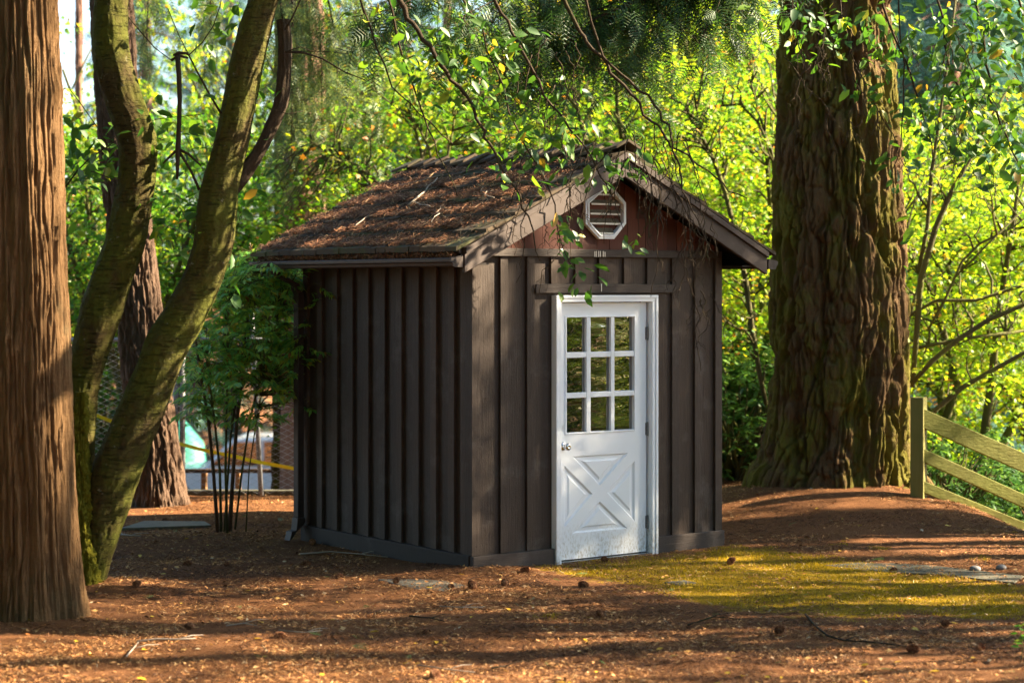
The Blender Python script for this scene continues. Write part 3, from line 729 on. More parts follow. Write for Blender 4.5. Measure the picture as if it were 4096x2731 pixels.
# ------------------------------------------------------------------ shed
def shed():
    S = empty('shed', (SC[0], SC[1], 0), PHI, 'small dark brown board and batten shed with a needle covered gable roof', 'shed')
    Wd, L, ZT = 2.56, 2.48, 2.42
    # walls ------------------------------------------------------------
    b = MB()                                                    # front wall, leaves the door opening free
    for x0, x1, z0, z1 in [(.0,.80,.0,ZT),(1.80,Wd,.0,ZT),(.80,1.80,2.07,ZT)]: b.box(x0, x1, .028, .10, z0, z1)
    bt = [(.262,.332),(.518,.590),(2.020,2.093),(2.272,2.352)]
    b.box(-.012, .066, .0, .10, .13, ZT); b.box(2.500, 2.575, .0, .10, .13, ZT)
    for a, c in bt: b.box(a, c, .003, .0275, .13, 2.40)
    for a, c in [(.755,.826),(.998,1.062),(1.243,1.318),(1.502,1.574),(1.750,1.820)]: b.box(a, c, .003, .0275, 2.19, 2.40)
    for a, c in bt + [(-.012, .066), (2.500, 2.575)]:
        for z in (.22, .62, 1.05, 1.48, 1.92, 2.33):
            zz = z + random.uniform(-.02, .02); xx = (a + c) / 2 + random.uniform(-.012, .012); yy = .003 if a > 0 and a < 2.4 else .0
            b.box(xx - .004, xx + .004, yy - .0025, yy - .0003, zz - .004, zz + .004)
    b.build('wall', M['paint'], S, False, .003)
    b = MB()                                                    # left wall
    b.box(.028, .10, .101, L, .0, ZT)
    for k in range(10):
        t = .255 + .2405 * k
        if t < L - .1: b.box(.0, .0275, t - .005, t + .075, .13, ZT)
    b.box(-.001, .0275, L - .08, L + .0, .13, ZT)
    b.box(.001, .0275, .1, .17, .13, ZT)
    b.build('wall', M['paint'], S, False, .003)
    b = MB(); b.box(.101, Wd, L - .09, L - .002, 0, ZT)
    for k in range(10): b.box(.15 + .25 * k, .22 + .25 * k, L - .002, L + .023, .13, ZT)
    b.prism([(0.02, ZT + .001), (Wd - .02, ZT + .001), (1.28, 3.05)], 'y', L - .08, L - .01)
    b.build('wall', M['paint'], S)
    b = MB(); b.box(Wd - .10, Wd - .028, .101, L - .091, 0, ZT)
    for k in range(10): b.box(Wd - .0275, Wd - .001, .2 + .24 * k, .27 + .24 * k, .13, ZT)
    b.build('wall', M['paint'], S)
    # skirt, frieze, header ---------------------------------------------
    b = MB(); b.box(-.016, .772, -.022, .0265, -.06, .128); b.build('skirt_board', M['paint_h'], S, False, .004)
    b = MB(); b.box(1.836, 2.584, -.022, .0265, -.06, .136); b.build('skirt_board', M['paint_h'], S, False, .004)
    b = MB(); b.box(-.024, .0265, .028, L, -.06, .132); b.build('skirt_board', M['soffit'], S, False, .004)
    b = MB(); b.box(.0, 2.56, -.018, .0275, 2.402, 2.462); b.build('frieze_board', M['paint_h'], S, False, .003)
    b = MB(); b.box(.592, 2.018, -.014, .0025, 2.118, 2.188); b.build('header_board', M['paint_h'], S, False, .003)
    # gable with two tiers of red shingles -------------------------------
    sl = .489
    def gz(x): return 3.10 - sl * abs(x - 1.28)
    b = MB(); b.prism([(.0, 2.463), (2.56, 2.463), (1.28, 3.09)], 'y', .03, .09)
    for tier, (z0, z1) in enumerate([(2.463, 2.735), (2.715, 3.10)]):
        x = -.02
        while x < 2.58:
            w = random.uniform(.09, .2); xa, xb = x + .0025, min(x + w, 2.58) - .0025; x += w
            ta, tb = min(z1, gz(xa)), min(z1, gz(xb))
            if min(ta, tb) <= z0 + .01: continue
            y0 = .006 - (.008 if tier else 0); d = random.uniform(-.002, .002)
            pol = [(xa, z0), (xb, z0), (xb, tb), (xa, ta)]
            if xa < 1.28 < xb and z1 >= 3.1: pol = [(xa, z0), (xb, z0), (xb, tb), (1.28, 3.10), (xa, ta)]
            b.prism(pol, 'y', y0 + d, .0295 - (0.001 if tier else 0))
    b.build('gable_panel', M['gable'], S)
    # octagon vent --------------------------------------------------------
    oc = np.array([(1.235,2.957),(1.355,2.957),(1.491,2.840),(1.491,2.672),(1.366,2.547),(1.212,2.547),(1.071,2.664),(1.071,2.840)])
    c = np.array([1.281, 2.752])
    vent = MB()
    def ring(a0, a1, y0, y1):
        n = 8; v = []
        for k, y in ((a0, y0), (a1, y0), (a1, y1), (a0, y1)):
            v += [(p[0], y, p[1]) for p in c + (oc - c) * k]
        f = [(r * n + i, r * n + (i + 1) % n, ((r + 1) % 4) * n + (i + 1) % n, ((r + 1) % 4) * n + i) for r in range(4) for i in range(n)]
        vent.add(v, f)
    ring(.84, 1.0, -.035, .0); ring(.84, .91, -.045, -.036)
    vo = vent.build('vent', M['white'], S, False, .002)
    b = MB(); b.prism([tuple(p) for p in c + (oc - c) * .835], 'y', .022, .0255); b.build('dark_inside', M['near_black'], vo)  # near-black sheet standing in for the shade inside the vent
    b = MB()
    for k in range(5):
        z = 2.585 + k * .077; hw = .155 - max(0, z - 2.80) * .75 - max(0, 2.66 - z) * .8
        b.add([(1.281 - hw, -.025, z), (1.281 + hw, -.025, z), (1.281 + hw, .02, z + .055), (1.281 - hw, .02, z + .055),
               (1.281 - hw, -.025, z + .012), (1.281 + hw, -.025, z + .012), (1.281 + hw, .02, z + .067), (1.281 - hw, .02, z + .067)],
              [(0,1,2,3),(7,6,5,4),(0,4,5,1),(1,5,6,2),(2,6,7,3),(3,7,4,0)])
    b.build('louver', M['louver'], vo)
    b = MB()
    for k in range(5):
        z = 2.585 + k * .077; hw = .155 - max(0, z - 2.80) * .75 - max(0, 2.66 - z) * .8
        b.box(1.281 - hw, 1.281 + hw, -.031, -.0255, z - .001, z + .013)
    b.build('louver_edge', M['oldwhite'], vo)
    # white drips below the vent
    b = MB()
    for x, z0, z1 in [(1.175,2.395,2.448),(1.19,2.36,2.45),(1.215,2.345,2.45),(1.232,2.30,2.45),(1.247,2.13,2.19),(1.262,2.37,2.45),(1.28,2.36,2.445)]:
        yy = -.0195 if z1 > 2.3 else -.0155
        b = MB(); b.box(x, x + .006, yy, yy + .001, max(z0, 2.404) if z1 > 2.3 else z0, z1); b.build('white_stain', M['oldwhite'], S)
    # barge boards ----------------------------------------------------------
    YF, YB = -.27, 2.73
    for sg in (1, -1):
        mx = (lambda x: x) if sg == 1 else (lambda x: 2.56 - x)
        b = MB(); b.prism([(mx(-.275), 2.268), (1.28 - sg * .001, 3.03), (1.28 - sg * .001, 3.172), (mx(-.275), 2.408)], 'y', YF, YF + .035)
        b.build('bargeboard', M['paint_barge'], S, False, .004)
        b = MB(); b.prism([(mx(-.275), 2.409), (1.28 - sg * .001, 3.173), (1.28 - sg * .001, 3.222), (mx(-.275), 2.456)], 'y', YF - .022, YF + .032)
        b.build('bargeboard_trim', M['paint_barge'], S, False, .003)
        b = MB(); b.prism([(mx(-.275), 2.268), (1.28 - sg * .001, 3.03), (1.28 - sg * .001, 3.172), (mx(-.275), 2.408)], 'y', YB - .035, YB)
        b.build('bargeboard', M['paint_barge'], S)
        # roof deck + shakes
        b = MB()
        def rz(x): return 2.452 + sl * (x + .30)           # roof plane over the left slope
        b.prism([(mx(-.31), rz(-.31) - .022), (1.28 - sg * .001, rz(1.28) - .022), (1.28 - sg * .001, rz(1.28)), (mx(-.31), rz(-.31))], 'y', YF + .04, YB - .04)
        n = 6; x0, x1 = -.36, 1.25; st = (x1 - x0) / n
        for r in range(n + 1):
            xa = x0 + st * r if r else x0; xb = min(xa + st * 1.25, 1.277)
            if r == n: xa = 1.277 - st * .55; xb = 1.277
            y = YF - .018
            while y < YB + .01:
                w = random.uniform(.09, .24); ya, yb = y + .002, min(y + w, YB + .015) - .002; y += w
                if yb - ya < .03: continue
                th = random.uniform(.030, .046); j = random.uniform(-.018, .018) if r else random.uniform(-.006, .006); lift = random.uniform(.0, .006)
                xs = xa + j
                za, zb = rz(xs) + .020 + lift, rz(xb) + .004
                b.add([(mx(xs), ya, za - .018), (mx(xs), yb, za - .018), (mx(xb), yb, zb - .002), (mx(xb), ya, zb - .002),
                       (mx(xs), ya, za + th - .018), (mx(xs), yb, za + th - .018), (mx(xb), yb, zb + .006), (mx(xb), ya, zb + .006)],
                      [(3,2,1,0),(4,5,6,7),(0,1,5,4),(1,2,6,5),(2,3,7,6),(3,0,4,7)])
        b.build('roof', M['shake'], S)
        # fascia, soffit, gutter
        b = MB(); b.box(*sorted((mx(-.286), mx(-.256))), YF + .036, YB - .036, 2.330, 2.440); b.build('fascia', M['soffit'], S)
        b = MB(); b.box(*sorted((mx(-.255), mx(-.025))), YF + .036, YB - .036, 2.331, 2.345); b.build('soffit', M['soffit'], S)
        gp = [(-.288,2.428),(-.288,2.316),(-.358,2.316),(-.372,2.322),(-.378,2.342),(-.394,2.352),(-.396,2.374),(-.388,2.380),(-.380,2.374),(-.378,2.358),(-.364,2.346),(-.360,2.326),(-.294,2.324),(-.294,2.428)]
        b = MB(); b.prism([(mx(x), z) for x, z in gp], 'y', YF + .02, YB - .02)
        b.prism([(mx(x), z) for x, z in [(-.290,2.400),(-.290,2.312),(-.362,2.312),(-.378,2.320),(-.384,2.340),(-.398,2.350),(-.398,2.382)]], 'y', YF + .0, YF + .0195)
        b.tube([(mx(-.30), YF + .02, 2.425), (mx(-.30), YB - .02, 2.425)], .014, 10)
        b.build('gutter', M['gutter'], S)
    b = MB()                                                        # underside of the overhang at the gable
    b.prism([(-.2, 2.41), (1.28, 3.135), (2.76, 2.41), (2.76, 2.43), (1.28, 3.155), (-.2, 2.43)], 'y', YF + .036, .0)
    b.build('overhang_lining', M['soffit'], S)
    # ridge cap shakes
    b = MB(); y = YF - .04; k = 0
    while y < YB:
        for sg in (1, -1):
            lift = .0 + random.uniform(0, .012); zt = 2.452 + sl * 1.58 + .042; ww = random.uniform(.11, .145)
            xo = 1.28 - sg * ww
            b.add([(1.28, y, zt + .03 + lift), (xo, y, zt - ww * sl + .03 + lift), (xo, y + .27, zt - ww * sl + .0), (1.28, y + .27, zt + .0),
                   (1.28, y, zt + .052 + lift), (xo, y, zt - ww * sl + .052 + lift), (xo, y + .27, zt - ww * sl + .02), (1.28, y + .27, zt + .02)],
                  [(3,2,1,0),(4,5,6,7),(0,1,5,4),(1,2,6,5),(2,3,7,6),(3,0,4,7)])
        y += .205
    b.build('ridge_cap', M['shake'], S)
    # downspout -------------------------------------------------------------
    b = MB()
    def sq(path, hx, hy):
        path = np.array(path, float); vs = []
        for p in path:
            vs += [(p[0] - hx, p[1] - hy, p[2]), (p[0] + hx, p[1] - hy, p[2]), (p[0] + hx, p[1] + hy, p[2]), (p[0] - hx, p[1] + hy, p[2])]
        fs = [(i*4+k, i*4+(k+1)%4, (i+1)*4+(k+1)%4, (i+1)*4+k) for i in range(len(path)-1) for k in range(4)] + [(3,2,1,0), tuple((len(path)-1)*4+k for k in range(4))]
        b.add(vs, fs)
    sq([(-.065, 2.44, .20), (-.065, 2.44, 2.10), (-.11, 2.44, 2.19), (-.28, 2.44, 2.27), (-.33, 2.44, 2.33)], .03, .04)
    ds = b.build('downspout', M['gutter'], S, False, .006)
    b = MB(); el = [(-.065, .20), (-.067, .16), (-.08, .12), (-.105, .085), (-.14, .06), (-.17, .05)]
    vs, fs = [], []
    for i, (x, z) in enumerate(el):
        an = [0, .15, .45, .8, 1.15, 1.3][i]; r = .037 + .004 * (i % 2)
        nx, nz = math.cos(an), math.sin(an)
        for u, v in ((-1, -1), (1, -1), (1, 1), (-1, 1)): vs.append((x + u * r * nx, 2.44 + v * .047, z - u * r * nz * -1))
    fs = [(i*4+k, i*4+(k+1)%4, (i+1)*4+(k+1)%4, (i+1)*4+k) for i in range(5) for k in range(4)] + [(3,2,1,0), (20,21,22,23)]
    b.add(vs, fs); b.build('elbow', M['gutter'], ds, False, .004)
    # door frame ----------------------------------------------------------------
    b = MB()
    o0, o1, i0, i1, zt, zi = .775, 1.833, .832, 1.776, 2.100, 2.046
    for x0, x1 in ((o0, i0), (i1, o1)):
        b.box(x0, x1, -.030, .0265, -.02, zi); b.box(x0 + (.0 if x0 == o0 else .032), x0 + (.02 if x0 == o0 else x1 - x0), -.038, -.0305, -.02, zi + .03)
    b.box(o0, o1, -.030, .0265, zi + .0005, zt); b.box(o0 + .0, o1, -.038, -.0305, zi + .031, zt)
    b.box(.801, i0 - .0005, .027, .115, .0, 2.07); b.box(i1 + .0005, 1.799, .027, .115, .0, 2.07); b.box(i0, i1, .027, .115, 2.047, 2.069)
    df = b.build('door_frame', M['white'], S, False, .003)
    b = MB(); b.box(i0 + .001, i1 - .001, -.025, .12, -.03, .014); b.build('threshold', M['metal'], S)
    # door slab ------------------------------------------------------------------
    dx0, dx1, dz0, dz1, yf = .835, 1.760, .022, 2.040, .030
    bm = bmesh.new()
    def loop(pts, y):
        vs = [bm.verts.new((p[0], y, p[1])) for p in pts]
        return vs, [bm.edges.new((vs[i], vs[(i + 1) % len(vs)])) for i in range(len(vs))]
    ow = [(.912, 1.005), (1.640, 1.005), (1.640, 1.937), (.912, 1.937)]
    tris = [[(.988,.831),(1.270,.584),(1.567,.829)], [(.909,.765),(.909,.279),(1.197,.522)], [(1.637,.762),(1.347,.522),(1.637,.272)], [(1.270,.459),(.990,.225),(1.560,.223)]]
    outer = [(dx0, dz0), (dx1, dz0), (dx1, dz1), (dx0, dz1)]
    vo_, e0 = loop(outer, yf); vw, e1 = loop(ow, yf); ed = e0 + e1; tv = []
    for t in tris:
        v, e = loop(t, yf); tv.append((t, v)); ed += e
    bmesh.ops.triangle_fill(bm, use_beauty=True, use_dissolve=False, edges=ed)
    def shrink(t, d):
        c_ = np.mean(t, 0); P = np.array(t); out = []
        n = len(P)
        for i in range(n):
            a, p, q = P[i - 1], P[i], P[(i + 1) % n]
            u = (a - p) / np.linalg.norm(a - p); v = (q - p) / np.linalg.norm(q - p)
            bis = (u + v) / np.linalg.norm(u + v); sn = abs(u[0] * bis[1] - u[1] * bis[0])
            out.append(tuple(p + bis * d / sn))
        return out
    for t, v in tv:
        prev = v
        for d, y in [(.012, yf + .014), (.020, yf + .014), (.036, yf + .012), (.050, yf + .003)]:
            cur = [bm.verts.new((p[0], y, p[1])) for p in shrink(t, d)]
            for i in range(3): bm.faces.new((prev[i], prev[(i + 1) % 3], cur[(i + 1) % 3], cur[i]))
            prev = cur
        bm.faces.new(prev)
    back = [bm.verts.new((p[0], yf + .045, p[1])) for p in outer]
    bw = [bm.verts.new((p[0], yf + .045, p[1])) for p in ow]
    for i in range(4):
        bm.faces.new((vo_[i], vo_[(i + 1) % 4], back[(i + 1) % 4], back[i]))
        bm.faces.new((vw[i], vw[(i + 1) % 4], bw[(i + 1) % 4], bw[i]))
    bmesh.ops.recalc_face_normals(bm, faces=bm.faces)
    me = bpy.data.meshes.new('door'); bm.to_mesh(me); bm.free()
    door = link('door', me, M['white'], S)
    b = MB()                                                            # glazing bars and stop moulding
    px = [(.928,1.131),(1.174,1.383),(1.421,1.629)]; pz = [(1.017,1.290),(1.332,1.607),(1.650,1.925)]
    for x0, x1 in ((.912, .928), (1.629, 1.640)): b.box(x0, x1, yf - .008, yf + .03, 1.005, 1.937)
    for x0, x1 in ((1.131, 1.174), (1.383, 1.421)): b.box(x0, x1, yf - .004, yf + .026, 1.0175, 1.9245)
    b.box(.9285, 1.6285, yf - .008, yf + .03, 1.005, 1.017); b.box(.9285, 1.6285, yf - .008, yf + .03, 1.925, 1.937)
    for z0, z1 in ((1.290, 1.332), (1.607, 1.650)):
        for x0, x1 in px: b.box(x0 + .0005, x1 - .0005, yf - .003, yf + .025, z0, z1)
    b.build('glazing_bars', M['white'], door, False, .004)
    for z0, z1 in pz:
        for x0, x1 in px:
            b = MB(); b.box(x0 - .004, x1 + .004, yf + .0265, yf + .0315, z0 - .004, z1 + .004); o = b.build('pane', M['glass'], door)
            o.rotation_euler = (0, 0, 0)
    b = MB()
    k = (.893, 0, .915)
    b.lathe([(.034, yf), (.034, yf - .006), (.024, yf - .012), (.013, yf - .016), (.012, yf - .036), (.022, yf - .044), (.029, yf - .056), (.029, yf - .068), (.022, yf - .078), (.012, yf - .080), (.008, yf - .077)], 28, k, 'y')
    b.build('knob', M['metal'], door, True)
    b = MB(); b.lathe([(.031, yf - .0015), (.0305, yf - .003), (.028, yf - .003), (.0275, yf - .0015)], 30, (.888, 0, 1.055), 'y'); b.build('bolt_plate', M['white'], door)
    for z in (1.79, 1.015, .26):
        b = MB()
        b.tube([(1.767, .022, z - .055), (1.767, .022, z + .055)], .0075, 10)
        for q in range(1, 5): b.tube([(1.767, .022, z - .055 + q * .022 - .001), (1.767, .022, z - .055 + q * .022 + .001)], .009, 10)
        b.box(1.748, 1.760, .0275, .0295, z - .05, z + .05)
        b.build('hinge', M['galv'], door, False)
    b = MB(); b.box(.10, 2.45, .11, 2.38, .0, .02); b.build('floor_slab', M['concrete'], S)
    return S
SHED = shed()

# needle mat and sticks on the roof
def roof_debris():
    sl = .489; n = 60000
    s = -.33 + rng.random(n) * 1.5; t = -.25 + rng.random(n) * 2.97
    dn = .25 + 1.25 * (fbm(s * 3, t * 3, s * 0 + 3.3, 4) - .2)
    edge = smooth(-.24, .35, t + .55 * (s - .1) * 0) * smooth(1.25, .9, s)
    keep = rng.random(n) < np.clip(dn, 0, 1) * (.12 + .88 * edge)
    s, t = s[keep], t[keep]; n = len(s)
    # thickness: follows the shake steps loosely
    thick = .012 + .03 * fbm(s * 4, t * 4, s * 0 + 6, 3) * smooth(-.2, .4, t)
    u6 = ((s + .36) / (1.61 / 6)) % 1.0
    z = 2.452 + sl * (s + .30) + .052 - .036 * u6 + rng.random(n) * thick
    kk = (u6 > .10) | (rng.random(n) < .25); s, t, z = s[kk], t[kk], z[kk]; n = len(s)
    X = SC[0] + DD[0] * s + EE[0] * t; Y = SC[1] + DD[1] * s + EE[1] * t
    a = rng.random(n) * 6.283; u = np.cos(a); v = np.sin(a)
    U = np.stack([DD[0] * u + EE[0] * v, DD[1] * u + EE[1] * v, sl * u + rng.normal(size=n) * .3], 1)
    N = np.stack([-DD[0] * sl + rng.normal(size=n) * .4, -DD[1] * sl + rng.normal(size=n) * .4, np.ones(n)], 1)
    o = scatter('roof_needles', NEEDLE, np.stack([X, Y, z], 1), U, N, .03 + .045 * rng.random(n), M['roof_litter'])
    tag(o, 'thick mat of dead brown needles lying on the shed roof', 'needle litter', kind='stuff')
    n = 2600
    t = -.23 + rng.random(n) * 2.9; s = -.37 + rng.random(n) * .09
    X = SC[0] + DD[0] * s + EE[0] * t; Y = SC[1] + DD[1] * s + EE[1] * t
    U = rng.normal(size=(n, 3)); U[:, 2] -= .3
    o = scatter('gutter_needles', NEEDLE, np.stack([X, Y, 2.385 + rng.random(n) * .03], 1), U, rand_dir(n), .03 + .03 * rng.random(n), M['roof_litter'])
    tag(o, 'dead needles caught along the lip of the shed gutter', 'needle litter', kind='stuff')
    spec = [(.62,1.55,.9,.35,.010,'thickest grey stick lying across the needles on the shed roof'),(.35,1.2,.5,1.1,.006,'thin curved twig lying high on the needle covered shed roof'),(.15,.7,.6,.5,.005,'short pale twig lying low on the shed roof near the eave'),
            (.5,.5,.55,.9,.005,'slender twig lying on the shed roof near the gable end'),(.85,1.9,.5,2.2,.006,'forked twig resting just under the shed ridge'),(.1,1.7,.4,.3,.005,'bent twig lying over the shed gutter')]
    for s0, t0, Ln, an, r, lab in spec:
        P = []
        for k in range(7):
            q = (k / 6 - .5) * Ln; s = s0 + math.cos(an) * q * .6 + rng.normal() * .012; t = t0 + math.sin(an) * q + rng.normal() * .012
            P.append((SC[0] + DD[0]*s + EE[0]*t, SC[1] + DD[1]*s + EE[1]*t, 2.452 + sl * (s + .3) + .065 + rng.random() * .01))
        b = MB(); b.tube(P, np.linspace(r, r * .5, 7), 6)
        b.tube([P[3], np.array(P[3]) + (.06, .03, .03), np.array(P[3]) + (.13, .05, .03)], [r*.6, r*.5, r*.3], 5)
        tag(b.build('twig', M['pale_stick'], None, True), lab, 'twig', 'twigs on the shed roof')
roof_debris()

# ------------------------------------------------------------------ rail fence
def rail_fence():
    p = at(2110, 1195, 18.15); 
    e = empty('rail_fence', (p[0], 18.15, 0), label='mossy green wooden rail fence sloping downhill beside the large fir', cat='fence')
    def post(x, y, z0, z1, rz):
        b = MB(); b.box(-.062, .062, -.062, .062, z0, z1 - .01); b.prism([(-.062, -.062), (.062, -.062), (.062, .062), (-.062, .062)], 'z', z1 - .0095, z1)
        o = b.build('post', M['fence_post'], e, False, .006); o.location = (x, y, 0); o.rotation_euler = (0, 0, rz)
    top = at(2110, 912, 18.15)[2]
    post(0, 0, -.1, top, -.5)
    post(2.2, 1.18, -2.6, top - 1.0, -.5)
    o_ = np.array(e.location); nrm = np.array([math.sin(R(28)), -math.cos(R(28)), 0])
    for (y0, h0, y1, h1) in [(965, 44, 1062, 45), (1050, 31, 1150, 31), (1122, 27, 1212, 28)]:
        a = at(2121, y0 - 5, 18.09); c = at(2352, y1, 18.09 + .32); d = c - a
        k0, k1 = h0 * mpp(18.1) / 2, h1 * mpp(18.4) / 2; q = a + d * 3.4; kq = k0 + (k1 - k0) * 3.4
        v = [a + (0, 0, -k0), q + (0, 0, -kq), q + (0, 0, kq), a + (0, 0, k0)]; v = [p_ - o_ for p_ in v]; v += [p_ - nrm * .038 for p_ in v]
        b = MB(); b.add(v, [(0,1,2,3),(7,6,5,4),(0,4,5,1),(1,5,6,2),(2,6,7,3),(3,7,4,0)])
        b.build('rail', M['fence_wood'], e, False, .006)
rail_fence()

# ------------------------------------------------------------------ chain link fence
def wire_fence():
    Y = 20.1; x0, x1 = -5.6, -.2; zt = at(500, 780, Y)[2]
    e = empty('chain_link_fence', (-3, Y, 0), label='galvanized chain link fence behind the shed and leafy shrub', cat='fence')
    cell = .062; ncol = int((x1 - x0) / cell)
    V, Lp = [], []
    nseg = int(round((zt - .04) / (cell / 2)))
    z = .04 + np.arange(nseg + 1) * cell / 2
    r = .003
    k = 0
    for i in range(ncol):
        for ph in (0, 1):
            x = x0 + i * cell + np.where((np.arange(nseg + 1) + ph) % 2 == 0, 0, cell) * .5 + (0 if ph == 0 else 0)
        x = x0 + i * cell + ((np.arange(nseg + 1) + i) % 2) * cell
        for (ox, oy) in ((-r, -r * .6), (r, -r * .6), (0, r)):
            V.append(np.stack([x + ox - -3, np.full(nseg + 1, oy), z], 1))
        for a, c in ((0, 1), (1, 2), (2, 0)):
            ii = np.arange(nseg)
            Lp.append(np.stack([k + a*(nseg+1) + ii, k + c*(nseg+1) + ii, k + c*(nseg+1) + ii + 1, k + a*(nseg+1) + ii + 1], 1))
        k += 3 * (nseg + 1)
    V = np.concatenate(V); Lp = np.concatenate(Lp)
    link('wire_mesh', np_mesh('wire_mesh', V, Lp.ravel(), np.full(len(Lp), 4)), M['wire'], e)
    b = MB(); b.tube([(x0 + 3, 0, zt), (x1 + 3, 0, zt)], .022, 10); b.build('top_rail', M['galv'], e, True)
    for px in (404, 419):
        X = at(px, 900, Y + .06)[0]
        b = MB(); b.tube([(X + 3, .06, -.2), (X + 3, .06, zt + .06)], .03, 12); b.build('post', M['galv'], e, True)
    a, c = at(577, 700, Y + .06), at(601, 1160, Y + .06)
    b = MB(); b.tube([(c[0] + 3, .06, -.1), (a[0] + 3, .06, a[2])], .026, 12); b.build('post', M['galv'], e, True)
    b = MB(); b.box(x0 + 3, x1 + 3, .10, .22, -.1, .06); k_ = b.build('kerb', M['concrete'], e, False, .01)
    # caution tape hung along the fence
    b = MB()
    P = [at(x, y, Y - .03) for x, y in [(185,938),(198,944),(256,967),(330,996),(417,1020),(470,1034),(530,1046),(590,1060),(640,1069),(700,1080)]]
    w = 4.2 * mpp(Y); vs, fs = [], []
    for i, p in enumerate(P):
        tw = math.sin(i * 2.1) * .35
        vs += [p + (0, -.004 + tw * w, w), p + (0, -.004 - tw * w, -w)]
        if i: fs.append((2*i-2, 2*i-1, 2*i+1, 2*i))
    b.add(vs, fs); o = b.build('barrier_tape', M['tape'])
    sd = o.modifiers.new('t', 'SOLIDIFY'); sd.thickness = .001
    tag(o, 'sagging yellow barrier tape strung along the chain link fence', 'tape')
wire_fence()

# ------------------------------------------------------------------ things beyond the wire fence
def beyond():
    Y = 52; g = tz(-8.2, Y)
    p = at(605, 1175, Y)
    e = empty('parked_truck', (p[0], Y, tz(p[0], Y)), label='white pickup truck parked beyond the wire fence', cat='truck')
    b = MB()
    prof = [(-2.6,.42),(-2.55,.78),(-2.4,.92),(-1.15,1.02),(-.55,1.62),(.75,1.66),(1.05,1.05),(2.5,1.02),(2.55,.45)]
    b.prism(prof, 'y', -.85, .85); body = b.build('body', M['car'], e, False, .06)
    b = MB(); b.prism([(-1.0,1.06),(-.48,1.55),(.05,1.56),(.05,1.06)], 'y', -.862, -.852); b.prism([(.12,1.06),(.12,1.56),(.68,1.57),(.9,1.06)], 'y', -.862, -.852)
    b.build('window', M['glass'], e)
    for x in (-1.75, 1.65):
        b = MB(); b.lathe([(.2,-.9),(.36,-.9),(.38,-.8),(.38,-.7),(.36,-.66),(.2,-.66)], 20, (x, 0, .38), 'y'); w = b.build('wheel', M['near_black'], e, True)
        b = MB(); b.lathe([(.05,-.915),(.2,-.915),(.21,-.905)], 16, (x, 0, .38), 'y'); b.build('rim', M['metal'], w, True)
    b = MB(); b.box(-2.66, -2.5, -.8, .8, .4, .58); b.build('bumper', M['galv'], e, False, .03); e.scale = (1.25, 1.25, 1.25)
    p = at(400, 1060, 57)
    b = MB(); z0 = tz(p[0], 57) - .05
    pts = [(-1.4,0),(-1.25,.75),(-.5,1.12),(.3,1.2),(.95,.9),(1.2,0)]
    n = 14; vs = []
    for i in range(n):
        u = i / (n - 1); k = 1 - .12 * math.sin(u * 9) * .5
        for (x, z) in pts: vs.append((x * (.9 + .1 * math.cos(3 * u)), -.8 + 1.6 * u, z * k))
    m = len(pts); fs = [(i*m+j, i*m+j+1, (i+1)*m+j+1, (i+1)*m+j) for i in range(n-1) for j in range(m-1)] + [tuple(range(m)), tuple((n-1)*m+j for j in range(m))[::-1]]
    b.add(vs, fs); o = b.build('tarpaulin', M['teal'], None, True); o.location = (p[0], 57, z0); o.scale = (1.0, 1.0, 2.1)
    tag(o, 'teal green sheet draped over a heap beyond the wire fence', 'tarpaulin')
    Yr = 25.5
    e = empty('timber_barrier', (at(470, 1100, Yr)[0], Yr, at(470, 1170, Yr)[2] - .05), label='low weathered timber barrier beyond the chain link fence', cat='barrier')
    for (xa, xb, yt) in ((463, 475, 1084), (541, 553, 1084)):
        a, c = at(xa, yt, Yr), at(xb, 1200, Yr); b = MB(); b.box(a[0] - e.location.x, c[0] - e.location.x, -.06, .06, -.3, a[2] - e.location.z); b.build('post', M['timber'], e, False, .008)
    a, c = at(380, 1080, Yr), at(690, 1100, Yr); b = MB(); b.box(a[0] - e.location.x, c[0] - e.location.x, -.13, -.062, at(0,1084,Yr)[2]-e.location.z, at(0,1075,Yr)[2]-e.location.z); b.build('rail', M['shrub_bark'], e, False, .008)
    e = empty('fir_tree', (at(664, 1100, 24.5)[0], 24.5, tz(-3.0, 24.5)), label='dark fir trunk standing just beyond the wire fence beside the shed', cat='tree')
    trunk('trunk', [(0,0,-.5),(0,0,1),(0,0,4),(-.1,0,10)], [.26,.21,.19,.14], M['fir_bark'], e, 120, 200, .03, 5, 2, .6, 'ridge', None, 21)
beyond()

